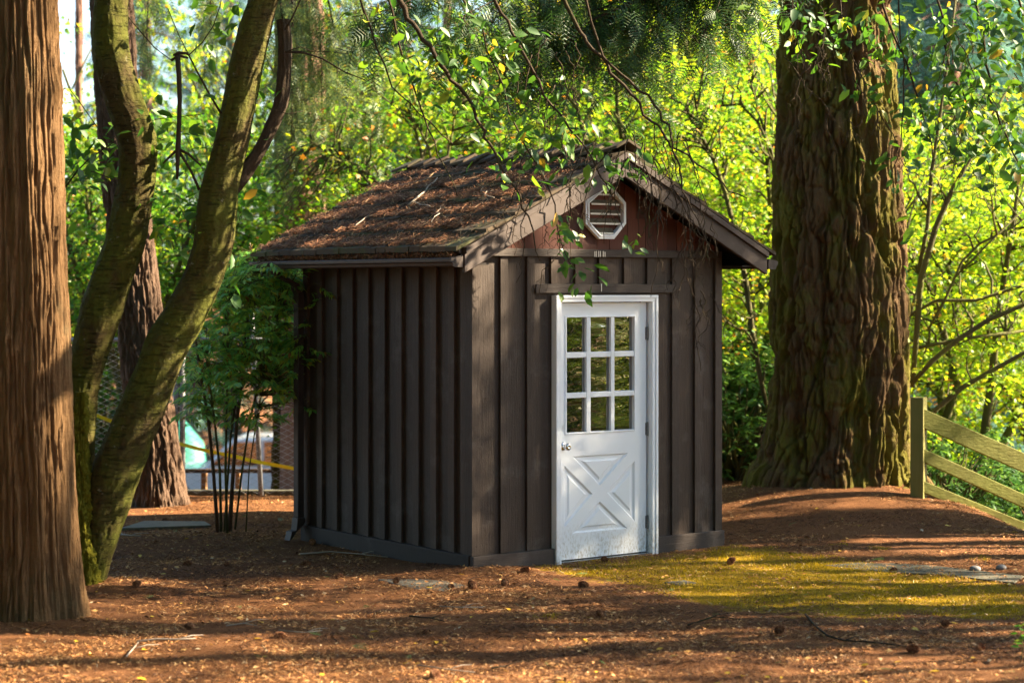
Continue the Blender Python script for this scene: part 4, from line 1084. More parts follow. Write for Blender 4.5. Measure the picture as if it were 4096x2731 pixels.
# ------------------------------------------------------------------ shrub by the shed's far corner
def nandina():
    e = empty('bamboo_shrub', (-2.35, 17.0, 0), label='slender multi stemmed shrub with fine leaflets at the dark shed corner', cat='shrub')
    Y = 17.0
    stems = [[(500,1222,9),(490,1080,8),(478,960,7),(462,870,6),(452,800,5),(446,740,3)],[(527,1226,11),(535,1090,9),(545,960,8),(560,850,7),(572,760,5),(585,690,3)],[(508,1220,7),(505,1080,6),(492,960,5),(480,870,4),(470,800,3)],
             [(522,1225,7),(518,1080,6),(520,960,5),(525,840,5),(520,740,4),(530,660,3)],[(540,1215,5),(556,1080,5),(575,960,5),(600,860,4),(625,780,3),(640,720,2)],[(565,1220,3),(572,1080,3),(590,960,3),(610,860,2)],[(515,1222,5),(530,1000,5),(560,800,4),(575,690,3),(590,610,2)]]
    tips = []
    for rows in stems:
        P, W = path_D(rows, Y + rng.normal() * .12); b = MB(); b.tube(local(P, e), W, 8); b.build('stem', M['maple_bark'] if rows[0][2] < 8 else M['shrub_bark'], e, True)
        tips += [P[i] * (1 - t) + P[i + 1] * t for i in range(1, len(P) - 1) for t in (0, .25, .5, .75)]
    b = MB(); Ps, Us, Ns = [], [], []
    zones = [(585,640,60,34,40),(600,700,60,40,44),(540,700,50,40,40),(640,660,50,18,16),(690,655,34,10,10),(500,780,44,40,40),(560,790,50,44,46),(620,780,46,40,34),(670,830,40,40,44),(710,800,30,36,26),(700,860,40,26,24),(600,860,60,36,44),(530,870,50,36,36),(470,860,30,40,20),(450,930,24,24,12),(650,900,40,20,14),(500,930,40,24,18),(590,940,50,30,18),(690,940,14,10,3),(640,590,16,16,8),(575,600,20,16,10),(560,655,40,26,30),(620,610,30,16,12),(610,585,36,16,16),(680,640,36,14,12),(700,700,40,20,16),(440,850,24,40,14)]
    for (x, y, rx, ry, n) in zones:
        for _ in range(int(n * 1.05)):
            p = at(x + rng.normal() * rx * .8, y + rng.normal() * ry * .8, Y + rng.normal() * .28)
            az = rng.random() * 6.283; d = np.array([math.cos(az), math.sin(az) * .8, -.12 + rng.normal() * .25]); d /= np.linalg.norm(d)
            Lf = .13 + .10 * rng.random()
            q = p + d * Lf; b.tube(local([p - d * .04, (p + q) / 2 + (0, 0, .015), q], e), [.0022, .0018, .001], 4)
            tp = np.array(tips); j_ = np.linalg.norm(tp - p + np.array([0, 0, .12]), axis=1).argmin(); r0 = p - d * .04
            b.tube(local([tp[j_], (tp[j_] + r0) / 2 + (0, 0, .03), r0], e), [.004, .003, .002], 4)
            sd = np.cross(d, (0, 0, 1.)); sd /= np.linalg.norm(sd)
            for k in range(6):
                t = .25 + .75 * k / 5; c = p + d * Lf * t
                for sg in (1, -1):
                    Ps.append(c); u = d * (.7 + .4 * rng.random()) + sd * sg * .8 + np.array([0, 0, -.35 + rng.normal() * .25]); Us.append(u); Ns.append(np.array([0, 0, 1.]) + rng.normal(size=3) * .4)
            Ps.append(q); Us.append(d + (0, 0, -.2)); Ns.append(np.array([0, 0, 1.]) + rng.normal(size=3) * .3)
    b.build('twigs', M['maple_bark'], e)
    Ps = np.array(Ps); n = len(Ps)
    scatter('leaves', LANCE, local(Ps, e), np.array(Us), np.array(Ns), .066 + .04 * rng.random(n), M['nandina_leaf'], e)
    for cx_, cy_ in ((651, 590), (575, 578), (642, 600)):
        n = 90; Ps = np.array([at(cx_ + rng.normal() * 2.4, cy_ + 40 * (rng.random() - .5), Y) for k in range(n)])
        scatter('flowers', CHIP, local(Ps, e), rand_dir(n), rand_dir(n), .016, M['dry_leaf'], e)
nandina()

# ------------------------------------------------------------------ broadleaf trees behind
def pad_tree(e, stems, pads, mat, T, size, n_leaf, seed, bark='maple_bark'):
    """stems: list of (pts, radii); pads: (n, 4) centre + radius in local space"""
    g = np.random.default_rng(seed)
    b = MB()
    sp = []
    for P, W in stems:
        b.tube(P, W, 9); sp.append(np.asarray(P, float))
    sp = np.concatenate([np.concatenate([a[:-1] * (1 - t) + a[1:] * t for t in (0, .33, .66)]) for a in sp])
    for c in pads:
        d = np.linalg.norm(sp - c[:3] + np.array([0, 0, .25]), axis=1); j = d.argmin()
        if d[j] < 2.4:
            b.tube(droop_branch(sp[j], c[:3], .06, 5, .03, g), np.linspace(.014, .004, 5), 4)
    b.build('trunk', M[bark], e, True)
    P, U, N = [], [], []
    for c in pads:
        n = int(n_leaf * (c[3] / .4) ** 2 * (.7 + .6 * g.random()))
        r = np.sqrt(g.random(n)) * c[3]; a = g.random(n) * 6.283
        tl = g.normal(size=2) * .22
        x, y = r * np.cos(a), r * np.sin(a)
        z = tl[0] * x + tl[1] * y - .28 * r * r / c[3] + g.normal(size=n) * .045
        P.append(c[:3] + np.stack([x, y, z], 1))
        U.append(np.stack([x / c[3] + g.normal(size=n) * .5, y / c[3] + g.normal(size=n) * .5, -.35 + g.normal(size=n) * .3], 1))
        N.append(np.stack([g.normal(size=n) * .36, g.normal(size=n) * .36, np.ones(n)], 1))
    P, U, N = map(np.concatenate, (P, U, N)); n = len(P)
    scatter('crown', T, P, U, N, size * (.65 + .7 * g.random(n)), mat, e)

def ell_pads(g, n, c, r, pr=(.25, .5), hollow=.35):
    out = []
    while len(out) < n:
        v = g.normal(size=3); v /= np.linalg.norm(v); k = (hollow + (1 - hollow) * g.random()) 
        out.append((*(np.array(c) + v * k * np.array(r)), pr[0] + (pr[1] - pr[0]) * g.random()))
    return np.array(out)

def maple_proto(name, mat, seed, hgt=5.2, label='', T=MAPLE3, npads=150, size=.072, nl=70):
    g = np.random.default_rng(seed)
    e = empty(name, (0, 0, 0), label=label, cat='tree')
    stems = []
    for k in range(5):
        a = k * 1.26 + g.random(); 
        P = [np.array([0.1 * math.cos(a), .1 * math.sin(a), -.2])]
        for i in range(1, 7):
            t = i / 6; P.append(np.array([math.cos(a) * (.1 + 1.5 * t ** 1.6), math.sin(a) * (.1 + 1.5 * t ** 1.6), hgt * (.88 * t - .10 * t * t)]) + g.normal(size=3) * .07)
        stems.append((np.array(P), np.linspace(.065, .015, 7)))
    pads = np.concatenate([ell_pads(g, npads, (0, 0, hgt * .62), (1.9, 1.9, hgt * .40))])
    pad_tree(e, stems, pads, mat, T, size, nl, seed)
    return e
def place(proto, used, x, y, s, rz, label, group, zs=1.0, z=None):
    o = proto if not used.get(proto.name) else copy_tree(proto)
    used[proto.name] = True
    o.location = (x, y, tz(x, y) if z is None else z); o.rotation_euler = (0, 0, rz); o.scale = (s, s, s * zs)
    tag(o, label, 'tree', group); return o
used = {}
PA = maple_proto('maple_tree', M['maple_leaf'], 101)
PB = maple_proto('maple_tree', M['maple_gold'], 102)
PC = maple_proto('maple_tree', M['maple_green'], 103)
PE = maple_proto('maple_tree', M['maple_green'], 105, npads=80, nl=60)
PD = maple_proto('maple_tree', M['maple_green'], 104, npads=46, nl=44)
def xat(px, Y): return at(px, 0, Y)[0]
GM = 'maples in the thicket behind the shed'
for pr, px, Y, s, zs, lab in [
    (PB, 1700, 23.0, 1.0, 1.05, 'golden green maple filling the gap between the shed and the broad fir'),
    (PA, 1510, 24.5, 1.15, 1.1, 'yellow green maple rising behind the shed gable peak'),
    (PB, 2240, 22.2, 1.15, 1.0, 'sunlit yellow maple behind the sloping rail fence'),
    (PB, 2440, 24.5, 1.2, 1.1, 'bright yellow maple at the far edge behind the rail fence'),
    (PA, 2080, 26.0, 1.2, 1.15, 'yellow green maple behind the broad fir trunk'),
    (PA, 1040, 24.0, 1.0, 1.0, 'maple with a few orange leaves behind the roof ridge'),
    (PC, 760, 23.5, .95, .82, 'low green maple behind the far shed eave'),
    (PC, 745, 26.5, 1.0, .9, 'green maple right behind the far downspout of the shed'),
    (PC, 330, 23.5, .95, 1.0, 'green maple seen between the two cherry stems'),
    (PA, 130, 25.0, 1.0, 1.0, 'green maple between the cedar trunk and the cherry'),
    (PA, 1260, 27.5, 1.15, 1.1, 'pale maple high behind the middle of the roof'),
    (PB, 1830, 28.0, 1.2, 1.1, 'golden maple deep behind the broad fir trunk'),
    (PB, 900, 29.0, 1.25, 1.3, 'tall yellow green maple behind the far end of the ridge'),
    (PA, 660, 31.0, 1.3, 1.35, 'tall light green maple behind the spruce tassels'),
    (PB, 340, 28.5, 1.15, 1.3, 'tall yellow maple seen between the cherry stems'),
    (PA, 210, 30.0, 1.1, 1.1, 'light green maple far behind the left cherry stem'),
    (PB, 1380, 30.5, 1.3, 1.45, 'tall golden maple behind the cedar boughs over the ridge'),
    (PA, 1130, 32.0, 1.2, 1.3, 'tall thin maple behind the drooping cherry limbs'),
    (PB, 1620, 29.0, 1.3, 1.45, 'tall yellow maple over the right slope of the roof')]:
    place(pr, used, xat(px, Y), Y, s, rng.random() * 6, lab, GM, zs)

# arching stems of the big vine maples in view
def arching():
    e = empty('vine_maple', (xat(2090, 19.9), 19.9, tz(4.2, 19.9)), label='vine maple with long bare arching stems right behind the fence rails', cat='tree')
    stems = []
    for rows in [[(2095,890,12),(2105,770,14),(2115,640,15),(2150,520,14),(2190,430,12),(2225,370,10),(2270,280,7),(2330,180,5)],[(2095,880,10),(2140,830,12),(2200,780,12),(2270,735,11),(2352,700,10),(2450,660,8)],[(2105,1000,9),(2150,940,12),(2210,890,12),(2280,850,11),(2352,810,10),(2450,770,8)],
                 [(2060,740,7),(2150,690,8),(2240,690,8),(2352,655,8),(2450,640,6)],[(2110,620,10),(2130,520,10),(2140,400,9),(2160,260,8),(2180,120,6),(2195,0,5)],[(2100,800,8),(2150,790,8),(2230,775,8),(2352,760,7)],[(2130,760,6),(2170,690,7),(2210,600,6),(2250,560,6),(2330,520,5),(2380,480,4)],[(2115,640,7),(2080,760,9),(2070,900,10)],[(2190,640,5),(2260,570,5),(2352,480,4)]]:
        P, W = path_D(rows, 19.9 + rng.normal() * .15); stems.append((local(P, e), W))
    g = np.random.default_rng(7)
    pads = []
    for x, y, rx, ry, n in [(2250,420,90,60,14),(2300,560,80,60,14),(2230,680,100,50,14),(2180,330,80,60,8),(2320,740,60,60,10),(2250,850,90,30,8)]:
        for _ in range(n): pads.append((*local(at(x + g.normal() * rx, y + g.normal() * ry, 20.6 + g.normal() * .5), e), .2 + .2 * g.random()))
    pad_tree(e, stems, np.array(pads), M['maple_gold'], MAPLE, .07, 46, 7)
    e = empty('vine_maple', (xat(1745, 20.6), 20.6, tz(2.8, 20.6)), label='vine maple with thin mossy stems leaning in the gap beside the shed wall', cat='tree')
    stems = []
    for rows in [[(1760,930,9),(1745,860,12),(1728,760,13),(1712,640,13),(1690,540,12),(1665,440,11),(1640,370,10),(1610,310,9),(1575,255,8),(1530,200,6)],[(1790,440,8),(1770,340,8),(1740,280,7),(1700,240,6),(1640,245,4)],[(1800,600,7),(1790,440,7),(1765,330,6),(1740,250,5),(1725,190,4),(1735,120,3)],[(1640,370,6),(1610,330,5),(1600,250,4),(1615,170,3)]]:
        P, W = path_D(rows, 20.6 + rng.normal() * .1); stems.append((local(P, e), W))
    pads = []
    for x, y, rx, ry, n in [(1690,180,70,60,22),(1720,330,50,50,12),(1700,560,40,50,12),(1600,230,70,50,16),(1560,340,40,30,6),(1710,720,34,60,12),(1730,90,50,50,8)]:
        for _ in range(n): pads.append((*local(at(x + g.normal() * rx, y + g.normal() * ry, 20.9 + g.normal() * .4), e), .16 + .2 * g.random()))
    pad_tree(e, stems, np.array(pads), M['maple_leaf'], MAPLE, .065, 50, 8)
    e = empty('vine_maple', (xat(960, 21.5), 21.5, tz(-2.6, 21.5)), label='vine maple with branching stems and reddening leaves behind the far roof corner', cat='tree')
    stems = []
    for rows in [[(985,520,10),(975,430,9),(968,350,8),(955,300,6),(975,230,5),(1010,160,4)],[(985,520,9),(1000,420,8),(985,340,6),(960,290,5),(900,240,4),(850,200,3)],[(990,500,8),(1020,400,7),(1040,300,5),(1050,220,4)],[(960,520,8),(880,430,7),(820,380,6),(760,350,4)],[(900,480,7),(830,400,6),(720,330,5),(690,300,3)]]:
        P, W = path_D(rows, 21.5 + rng.normal() * .1); stems.append((local(P, e), W))
    pads = []
    for x, y, rx, ry, n in [(930,200,90,50,18),(1000,260,80,50,16),(820,330,70,50,16),(740,410,60,40,14),(860,400,60,40,12),(680,470,50,40,12),(1080,160,60,40,8),(1180,220,60,40,8),(640,540,40,40,8)]:
        for _ in range(n): pads.append((*local(at(x + g.normal() * rx, y + g.normal() * ry, 21.8 + g.normal() * .45), e), .16 + .2 * g.random()))
    pad_tree(e, stems, np.array(pads), M['maple_leaf'], MAPLE, .08, 44, 9)
arching()

# rhododendrons and low shrubs
def rhodo_proto():
    e = empty('rhododendron', (0, 0, 0), label='x', cat='shrub'); g = np.random.default_rng(31)
    b = MB(); pads = ell_pads(g, 260, (0, 0, .75), (1.05, 1.05, .75), (.1, .1), .55)
    for c in pads[::3]: b.tube(droop_branch((0, 0, -.1), c[:3], .1, 6, .04, g), np.linspace(.022, .006, 6), 5)
    b.build('stem', M['maple_bark'], e, True)
    P, U, N = [], [], []
    for c in pads:
        n = 15; a = g.random(n) * 6.283; el = g.normal(size=n) * .3 - .1
        d = np.stack([np.cos(a), np.sin(a), el], 1); P.append(c[:3] + d * .012 + g.normal(size=(n, 3)) * .015); U.append(d); N.append(np.stack([g.normal(size=n) * .2, g.normal(size=n) * .2, np.ones(n)], 1) + d * .3)
    P, U, N = map(np.concatenate, (P, U, N))
    scatter('leaves', RHODO, P, U, N, .11 * (.7 + .5 * g.random(len(P))), M['rhodo_leaf'], e)
    return e
RP = rhodo_proto(); ru = False
for px, Y, s, z, lab in [(2180, 20.6, .85, -1.0, 'glossy dark shrub under the lowest fence rail'), (2330, 21.2, 1.0, -1.3, 'glossy shrub at the frame edge behind the fence rails'), (2260, 22.4, 1.2, -1.2, 'taller glossy shrub behind the middle fence rail'), (2420, 19.6, .85, -1.55, 'low glossy shrub on the falling bank beside the rails'),
                         (1690, 21.6, .95, -.1, 'glossy green shrub beside the back of the shed wall'), (1780, 22.6, 1.15, -.1, 'glossy green shrub in the shadow of the broad fir'), (1600, 22.8, 1.2, -.1, 'glossy green shrub hidden mostly behind the shed'), (2110, 22.8, 1.25, -.8, 'glossy shrub close behind the broad fir trunk'),
                         (215, 24.5, 1.1, -.2, 'dark shrub beyond the wire fence between cedar and fir')]:
    o = copy_tree(RP) if ru else RP; ru = True
    x = xat(px, Y); o.location = (x, Y, tz(x, Y) if z > -.9 else min(tz(x, Y), -.2) ); o.rotation_euler = (0, 0, rng.random() * 6); o.scale = (s, s, s)
    tag(o, lab, 'shrub', 'glossy shrubs around the clearing')

# conifers ---------------------------------------------------------------------
def conifer_proto(seed, hgt=18.0, rad=2.6, label=''):
    g = np.random.default_rng(seed); e = empty('conifer_tree', (0, 0, 0), cat='tree')
    b = MB(); b.tube([(0, 0, -1), (0, 0, 3), (.05, 0, hgt * .6), (0, 0, hgt)], [.34, .28, .16, .02], 12)
    P, U, N = [], [], []
    z = .8
    while z < hgt - .3:
        k = int(5 + 3 * g.random()); rr = rad * (1 - z / hgt) ** .7 + .25
        for _ in range(k):
            a = g.random() * 6.283; L = rr * (.6 + .5 * g.random()); d = np.array([math.cos(a), math.sin(a), 0])
            q0 = np.array([0, 0, z + g.normal() * .15]); q1 = q0 + d * L + np.array([0, 0, -.28 * L + g.normal() * .1])
            if L > .6: b.tube([q0, (q0 + q1) / 2 + (0, 0, .06 * L), q1], [.03, .02, .006], 4, False)
            m = int(9 * L) + 2
            t = g.random(m) ** .7; pos = q0 + (q1 - q0) * t[:, None]; pos[:, 2] += .24 * L * t * (1 - t)
            sd = np.array([-d[1], d[0], 0]); sg = g.choice([-1, 1], m)
            P.append(pos + g.normal(size=(m, 3)) * .06); U.append(d * .7 + sd * (sg * .8)[:, None] * g.random((m, 1)) + np.array([0, 0, -.45]) + g.normal(size=(m, 3)) * .2)
            N.append(np.array([0, 0, 1.]) + g.normal(size=(m, 3)) * .35)
        z += .30
    b.build('trunk', M['far_bark'], e, True)
    P, U, N = map(np.concatenate, (P, U, N))
    scatter('crown', FROND, P, U, N, .75 * (.6 + .6 * g.random(len(P))), M['conifer'], e)
    return e
K1, K2 = conifer_proto(61), conifer_proto(62, 21, 3.1)
GC = 'far conifers in the forest behind'
pos = ['behind the cedar trunk', 'between the cedar and the nearest cherry stem', 'between the cherry stems', 'above the slender shrub', 'behind the hanging spruce boughs', 'above the far roof corner', 'above the roof middle', 'behind the drooping cherry limbs', 'above the gable vent', 'behind the gable roof edge', 'in the blue gap beside the broad fir', 'behind the broad fir', 'behind the yellow maples', 'at the far edge of the maples']
ci = 0
for row, (Y0, n, off) in enumerate([(40, 10, 0.0), (50, 12, .5), (63, 13, .2)]):
    for k in range(n):
        px = -150 + (k + off) * 2650 / (n - 1) + rng.normal() * 45
        if row == 0 and 820 < px < 1420: continue
        if row == 0 and 200 < px < 860 or row == 1 and 270 < px < 760: continue
        if row and (130 < px < 190 or 930 < px < 1330) and k % 2: continue
        Y = Y0 + rng.normal() * 2.2; o = (K1, K2)[k % 2]
        o = o if not used.get(o.name) else copy_tree(o); used[(K1, K2)[k % 2].name] = True
        x = xat(px, Y); s = .85 + .4 * rng.random()
        o.location = (x, Y, tz(x, Y)); o.rotation_euler = (0, 0, rng.random() * 6); o.scale = (s, s, s * (.9 + .25 * rng.random()))
        where = pos[min(13, max(0, int((px + 100) / 185)))]
        tag(o, f"{['blue green conifer', 'slim dusky conifer', 'teal tinted conifer'][row]} {['in the first', 'in the second', 'in the last'][row]} far row, {where}", 'tree', GC)
def high_crown(e, cx, cy, z0, z1, r0, mat, n, seed, size=.9):
    g = np.random.default_rng(seed)
    z = z0 + (z1 - z0) * g.random(n) ** 1.25; rr = r0 * (1 - .75 * (z - z0) / (z1 - z0)) * np.sqrt(g.random(n)); a = g.random(n) * 6.283
    d = np.stack([np.cos(a), np.sin(a), np.full(n, -.35)], 1)
    P = np.stack([cx + rr * np.cos(a), cy + rr * np.sin(a), z - .25 * rr], 1)
    scatter('crown', FROND, P, d + g.normal(size=(n, 3)) * .4, np.array([0, 0, 1.]) + g.normal(size=(n, 3)) * .4, size * (.6 + .7 * g.random(n)), M[mat], e)
high_crown(CEDAR, 0, 0, 6.6, 15, 3.8, 'cedar_spray', 1500, 301)  # unseen upper crowns, added to cut the sky light below
high_crown(FIR_BIG, 0, 0, 9, 20, 4.6, 'conifer', 2600, 302)
high_crown(FIR_GREY, 0, 0, 10, 17, 2.2, 'conifer', 500, 303)
SIDE = 'unseen conifers added around the clearing to cut sky light'
for i, (x, y, sc_) in enumerate([(-7.5,9.5,.9),(-9.5,13.5,1.0),(-6,4.5,1.0),(-11,7,1.1),(-2.5,-3.5,1.0),(2.5,-4.5,1.05),(-7,-1,1.1),(6.5,-1.5,1.0),(-13,12,1.2),(8.5,3.0,1.0)]):  # conifers out of view, added to block sky light from left and behind
    o = copy_tree((K1, K2)[i % 2]); o.location = (x, y, tz(x, y)); o.scale = (sc_ * 1.25, sc_ * 1.25, sc_); o.rotation_euler = (0, 0, i * 1.3)
    tag(o, 'unseen dark conifer added round the clearing to cut sky light', 'tree', SIDE)
# straight bare trunks seen among the leaves
for px, Y, w, lab in [(1631, 33, 22, 'sunlit pinkish conifer trunk seen above the gable edge'), (1335, 36, 34, 'broad greyish conifer trunk behind the cherry twigs over the ridge'), (715, 30, 30, 'reddish conifer trunk behind the spruce boughs'), (1590, 40, 20, 'thin grey conifer trunk beside the pinkish one'), (1020, 38, 24, 'dim conifer trunk among the orange maple leaves'), (175, 33, 22, 'dark conifer trunk between cedar and cherry')]:
    x = xat(px, Y); e = empty('conifer_tree', (x, Y, tz(x, Y)), label=lab, cat='tree', group='bare conifer trunks in the thicket')
    r = w * mpp(Y) / 2
    trunk('trunk', [(0, 0, -.5), (0, 0, 2), (.05, 0, 8), (.1, 0, 16)], [r * 1.15, r, r * .9, r * .6], M['far_bark'], e, 40, 160, .04, 4, 1.5, .5, 'ridge', None, int(px))

# drooping spruce boughs left of the ridge, cedar boughs over the gable
def boughs(name, base, label, trunk_pts, trunk_r, limbs, mat, T, size, Y, bark, seed):
    g = np.random.default_rng(seed)
    e = empty(name, base, label=label, cat='tree')
    trunk('trunk', trunk_pts, trunk_r, M[bark], e, 80, 140, .03, 4, 1.5, .5, 'ridge', None, seed)
    b = MB(); P, U, N = [], [], []
    for rows, dens, hang in limbs:
        Q, W = path_D(rows, Y); Q[:, 1] += np.linspace(0, g.normal() * .5, len(Q))
        start = np.array(base) + np.array(trunk_pts[-2]); Q = np.concatenate([[start], Q]); W = np.concatenate([[W[0] * 1.3], W])
        b.tube(local(Q, e), W, 6)
        for i in range(1, len(Q) - 1):
            L = np.linalg.norm(Q[i + 1] - Q[i]); d = (Q[i + 1] - Q[i]) / L
            m = int(dens * L) + 1
            for _ in range(m):
                c = Q[i] + d * L * g.random() + g.normal(size=3) * .04
                sd = np.array([g.normal() * .6, g.normal() * .8, -hang + g.normal() * .35]); sd /= np.linalg.norm(sd)
                tw = .25 + .45 * g.random()
                b.tube(local([c, c + sd * tw], e), [.004, .001], 3, False)
                for k in range(int(2 + tw * 9)):
                    P.append(c + sd * tw * g.random() + g.normal(size=3) * .02); U.append(sd + d * .3 + g.normal(size=3) * .45 + (0, 0, -.25)); N.append(np.array([0, -.6, .5]) + g.normal(size=3) * .6)
    b.build('branch', M['dead_bark'], e, True)
    P = np.array(P); n = len(P)
    scatter('foliage', T, local(P, e), np.array(U), np.array(N), size * (.55 + .8 * g.random(n)), mat, e)
boughs('spruce_tree', (xat(700, 23.0), 23.0, tz(-4, 23)), 'spruce with long hanging needle tassels behind the cherry stub', [(0,0,-.5),(0,0,4),(0,0,7.2),(0,0,12)], [.3,.26,.2,.08],
       [([(x, -40 + g_, 5), (x + dx, 60 + g_, 4), (x + dx * 1.4, 170 + g_, 3), (x + dx * 1.5, 300 + g_ + l, 1.5)], 26, 1.3) for x, dx, g_, l in [(640,10,0,60),(668,6,-20,100),(700,8,0,40),(720,14,-10,110),(745,20,0,60),(480,6,-60,-80),(350,-8,-60,-120),(800,30,-60,20)]], M['spruce'], FROND, .22, 22.3, 'far_bark', 71)
boughs('cedar_tree', (5.5, 17.4, tz(5.5, 17.4)), 'red cedar with dark feathery boughs hanging over the gable from out of frame', [(0,0,-.5),(0,0,3),(-.1,0,6.6),(0,0,11)], [.38,.33,.27,.12],
       [([(1900,-260,10),(1700,-130,9),(1560,-40,8),(1440,20,7),(1340,70,5),(1290,130,3)], 30, .9), ([(1850,-250,9),(1640,-120,8),(1500,-30,6),(1380,30,5),(1230,60,3),(1170,110,2)], 30, .9), ([(1900,-230,8),(1760,-110,7),(1680,-20,5),(1620,60,4),(1590,120,2)], 26, .9), ([(1800,-260,8),(1560,-160,7),(1350,-70,6),(1200,0,4),(1120,50,3),(1060,90,2)], 30, .9),
        ([(1800,-260,8),(1600,-90,6),(1480,60,4),(1430,150,2.5)], 28, .9), ([(1820,-240,8),(1500,-120,6),(1290,10,5),(1210,120,3),(1190,200,2)], 28, 1.0), ([(1700,-200,6),(1500,-140,6),(1200,-80,5),(1000,-20,4),(900,40,3),(820,60,2)], 22, .9)], M['cedar_spray'], SPRAY, .22, 15.6, 'cedar_bark', 72)

# unseen trees added on the sunny side to throw dapples over the clearing
SUN_AZ, SUN_EL = R(8), R(31)          # direction to the sun measured from +X towards +Y
sdir = np.array([math.cos(SUN_AZ), math.sin(SUN_AZ)])
G2 = 'trees on the sunny side of the clearing'
for (tx, ty, h, dist, s, pr, lab) in [(.8, 16.3, 1.4, 9.5, .72, PA, 'unseen maple added to shade the shed door from the sunny side'), (.3, 15.6, 1.2, 12.5, .8, PC, 'unseen maple added to shade the near shed corner from the sunny side'), (1.4, 16.9, .9, 15.5, 1.0, PA, 'unseen maple added to shade the far end of the shed front'),
                                    (1.2, 14.2, .0, 11, .85, PD, 'unseen maple added to shade the edge of the mossy ground'), (1.0, 12.4, .0, 9.5, .8, PD, 'unseen maple added to shade the middle forest floor'),
                                   (.5, 10.8, .0, 12, .9, PD, 'unseen maple added to shade the nearest forest floor'), (-2.9, 12.3, 2.6, 14, 1.0, PD, 'unseen maple added to shade the cedar trunk'), (2.6, 13.0, .0, 13, .8, PD, 'unseen maple added to shade the corner of the clearing'), (-1, 13.3, .0, 17, .9, PD, 'unseen maple added to shade the ground before the shed corner'), (-1.8, 11.6, .0, 11, .75, PD, 'unseen maple added to shade the needles before the cedar'), (2.2, 11.2, .0, 9, .7, PD, 'unseen maple added to shade the lower corner of the clearing'), (.2, 13.6, .0, 14.5, .85, PD, 'unseen maple added to shade the checkered cover'), (1.0, 16.0, 1.3, 13, .95, PA, 'unseen dense maple added to shade the upper half of the door'), (3.0, 17.4, .1, 10, .7, PD, 'unseen maple added to shade the mound below the broad fir'), (-1.2, 12.6, .0, 10.5, .75, PE, 'unseen leafy maple added to shade the needles between cedar and shed'), (1.9, 12.3, .0, 13, .6, PE, 'unseen leafy maple added to shade the needles below the moss'), (2.6, 15.0, .0, 12.5, .55, PE, 'unseen small leafy maple added to shade the moss by the slab')]:
    x, y = tx + sdir[0] * dist, ty + sdir[1] * dist
    zc = h + math.tan(SUN_EL) * dist                       # crown centre on the sun's line
    o = pr if pr in (PD, PE) and not used.get(pr.name) else copy_tree(pr); used[pr.name] = True; zs_ = s * 1.05; o.location = (x, y, zc - 3.2 * zs_); o.rotation_euler = (0, 0, rng.random() * 6); o.scale = (s, s, zs_)
    b = MB(); b.tube([(0, 0, (tz(x, y) - zc + 3.2 * zs_) / zs_ - .4), (.02, 0, -.1)], [.12, .09], 8, False); b.build('lower_trunk', M['maple_bark'], o, True)
    tag(o, lab, 'tree', G2)
for px_, (x, y, s, pr) in enumerate([(8.4, 14.5, .75, PB), (12.0, 14.9, 1.0, PB), (8.6, 10.6, .8, PC), (13.5, 11.5, 1.1, PB), (7.6, 12.6, .5, RP), (9.4, 15.0, .6, RP), (6.8, 13.2, .5, RP), (9.0, 12.9, .85, PB), (11.0, 12.4, 1.0, PB), (10.5, 14.0, .9, PB), (12.5, 13.2, .9, RP)]):
    o = copy_tree(pr); o.location = (x, y, tz(x, y)); o.rotation_euler = (0, 0, px_ * 1.7); k = s; o.scale = (k, k, k * (.7 if pr is not RP else 1))
    tag(o, ['yellow maple reflected in the left door panes', 'broad yellow maple reflected in the upper door panes', 'small green maple outside the picture near the fence', 'tall yellow maple outside the picture near the fence', 'glossy shrub reflected low in the door panes', 'glossy shrub farther off reflected in the door panes', 'nearest glossy shrub outside the picture past the fence'][px_] if px_ < 7 else 'leafy growth on the low bank outside the picture, seen only in the door panes', 'tree' if pr is not RP else 'shrub', G2)
for i, (tx, ty, dist, r) in enumerate([(0, 12.7, 13, .24), (1, 15.2, 12, .14), (0, 17.0, 14, .24), (.5, 11.6, 17, .22)]):  # unseen trunks added to throw shadow bands across the ground
    x, y = tx + sdir[0] * dist, ty + sdir[1] * dist
    e = empty('fir_tree', (x, y, tz(x, y)), label='unseen bare fir trunk added to throw shadow bands over the clearing', cat='tree', group='unseen fir trunks added for shadow bands')
    trunk('trunk', [(0, 0, -.5), (0, 0, 2), (.05, 0, 7), (.1, 0, 13)], [r * 1.2, r, r * .85, r * .5], M['fir_bark'], e, 40, 100, .03, 4, 1.5, .5, 'ridge', None, 200 + i)

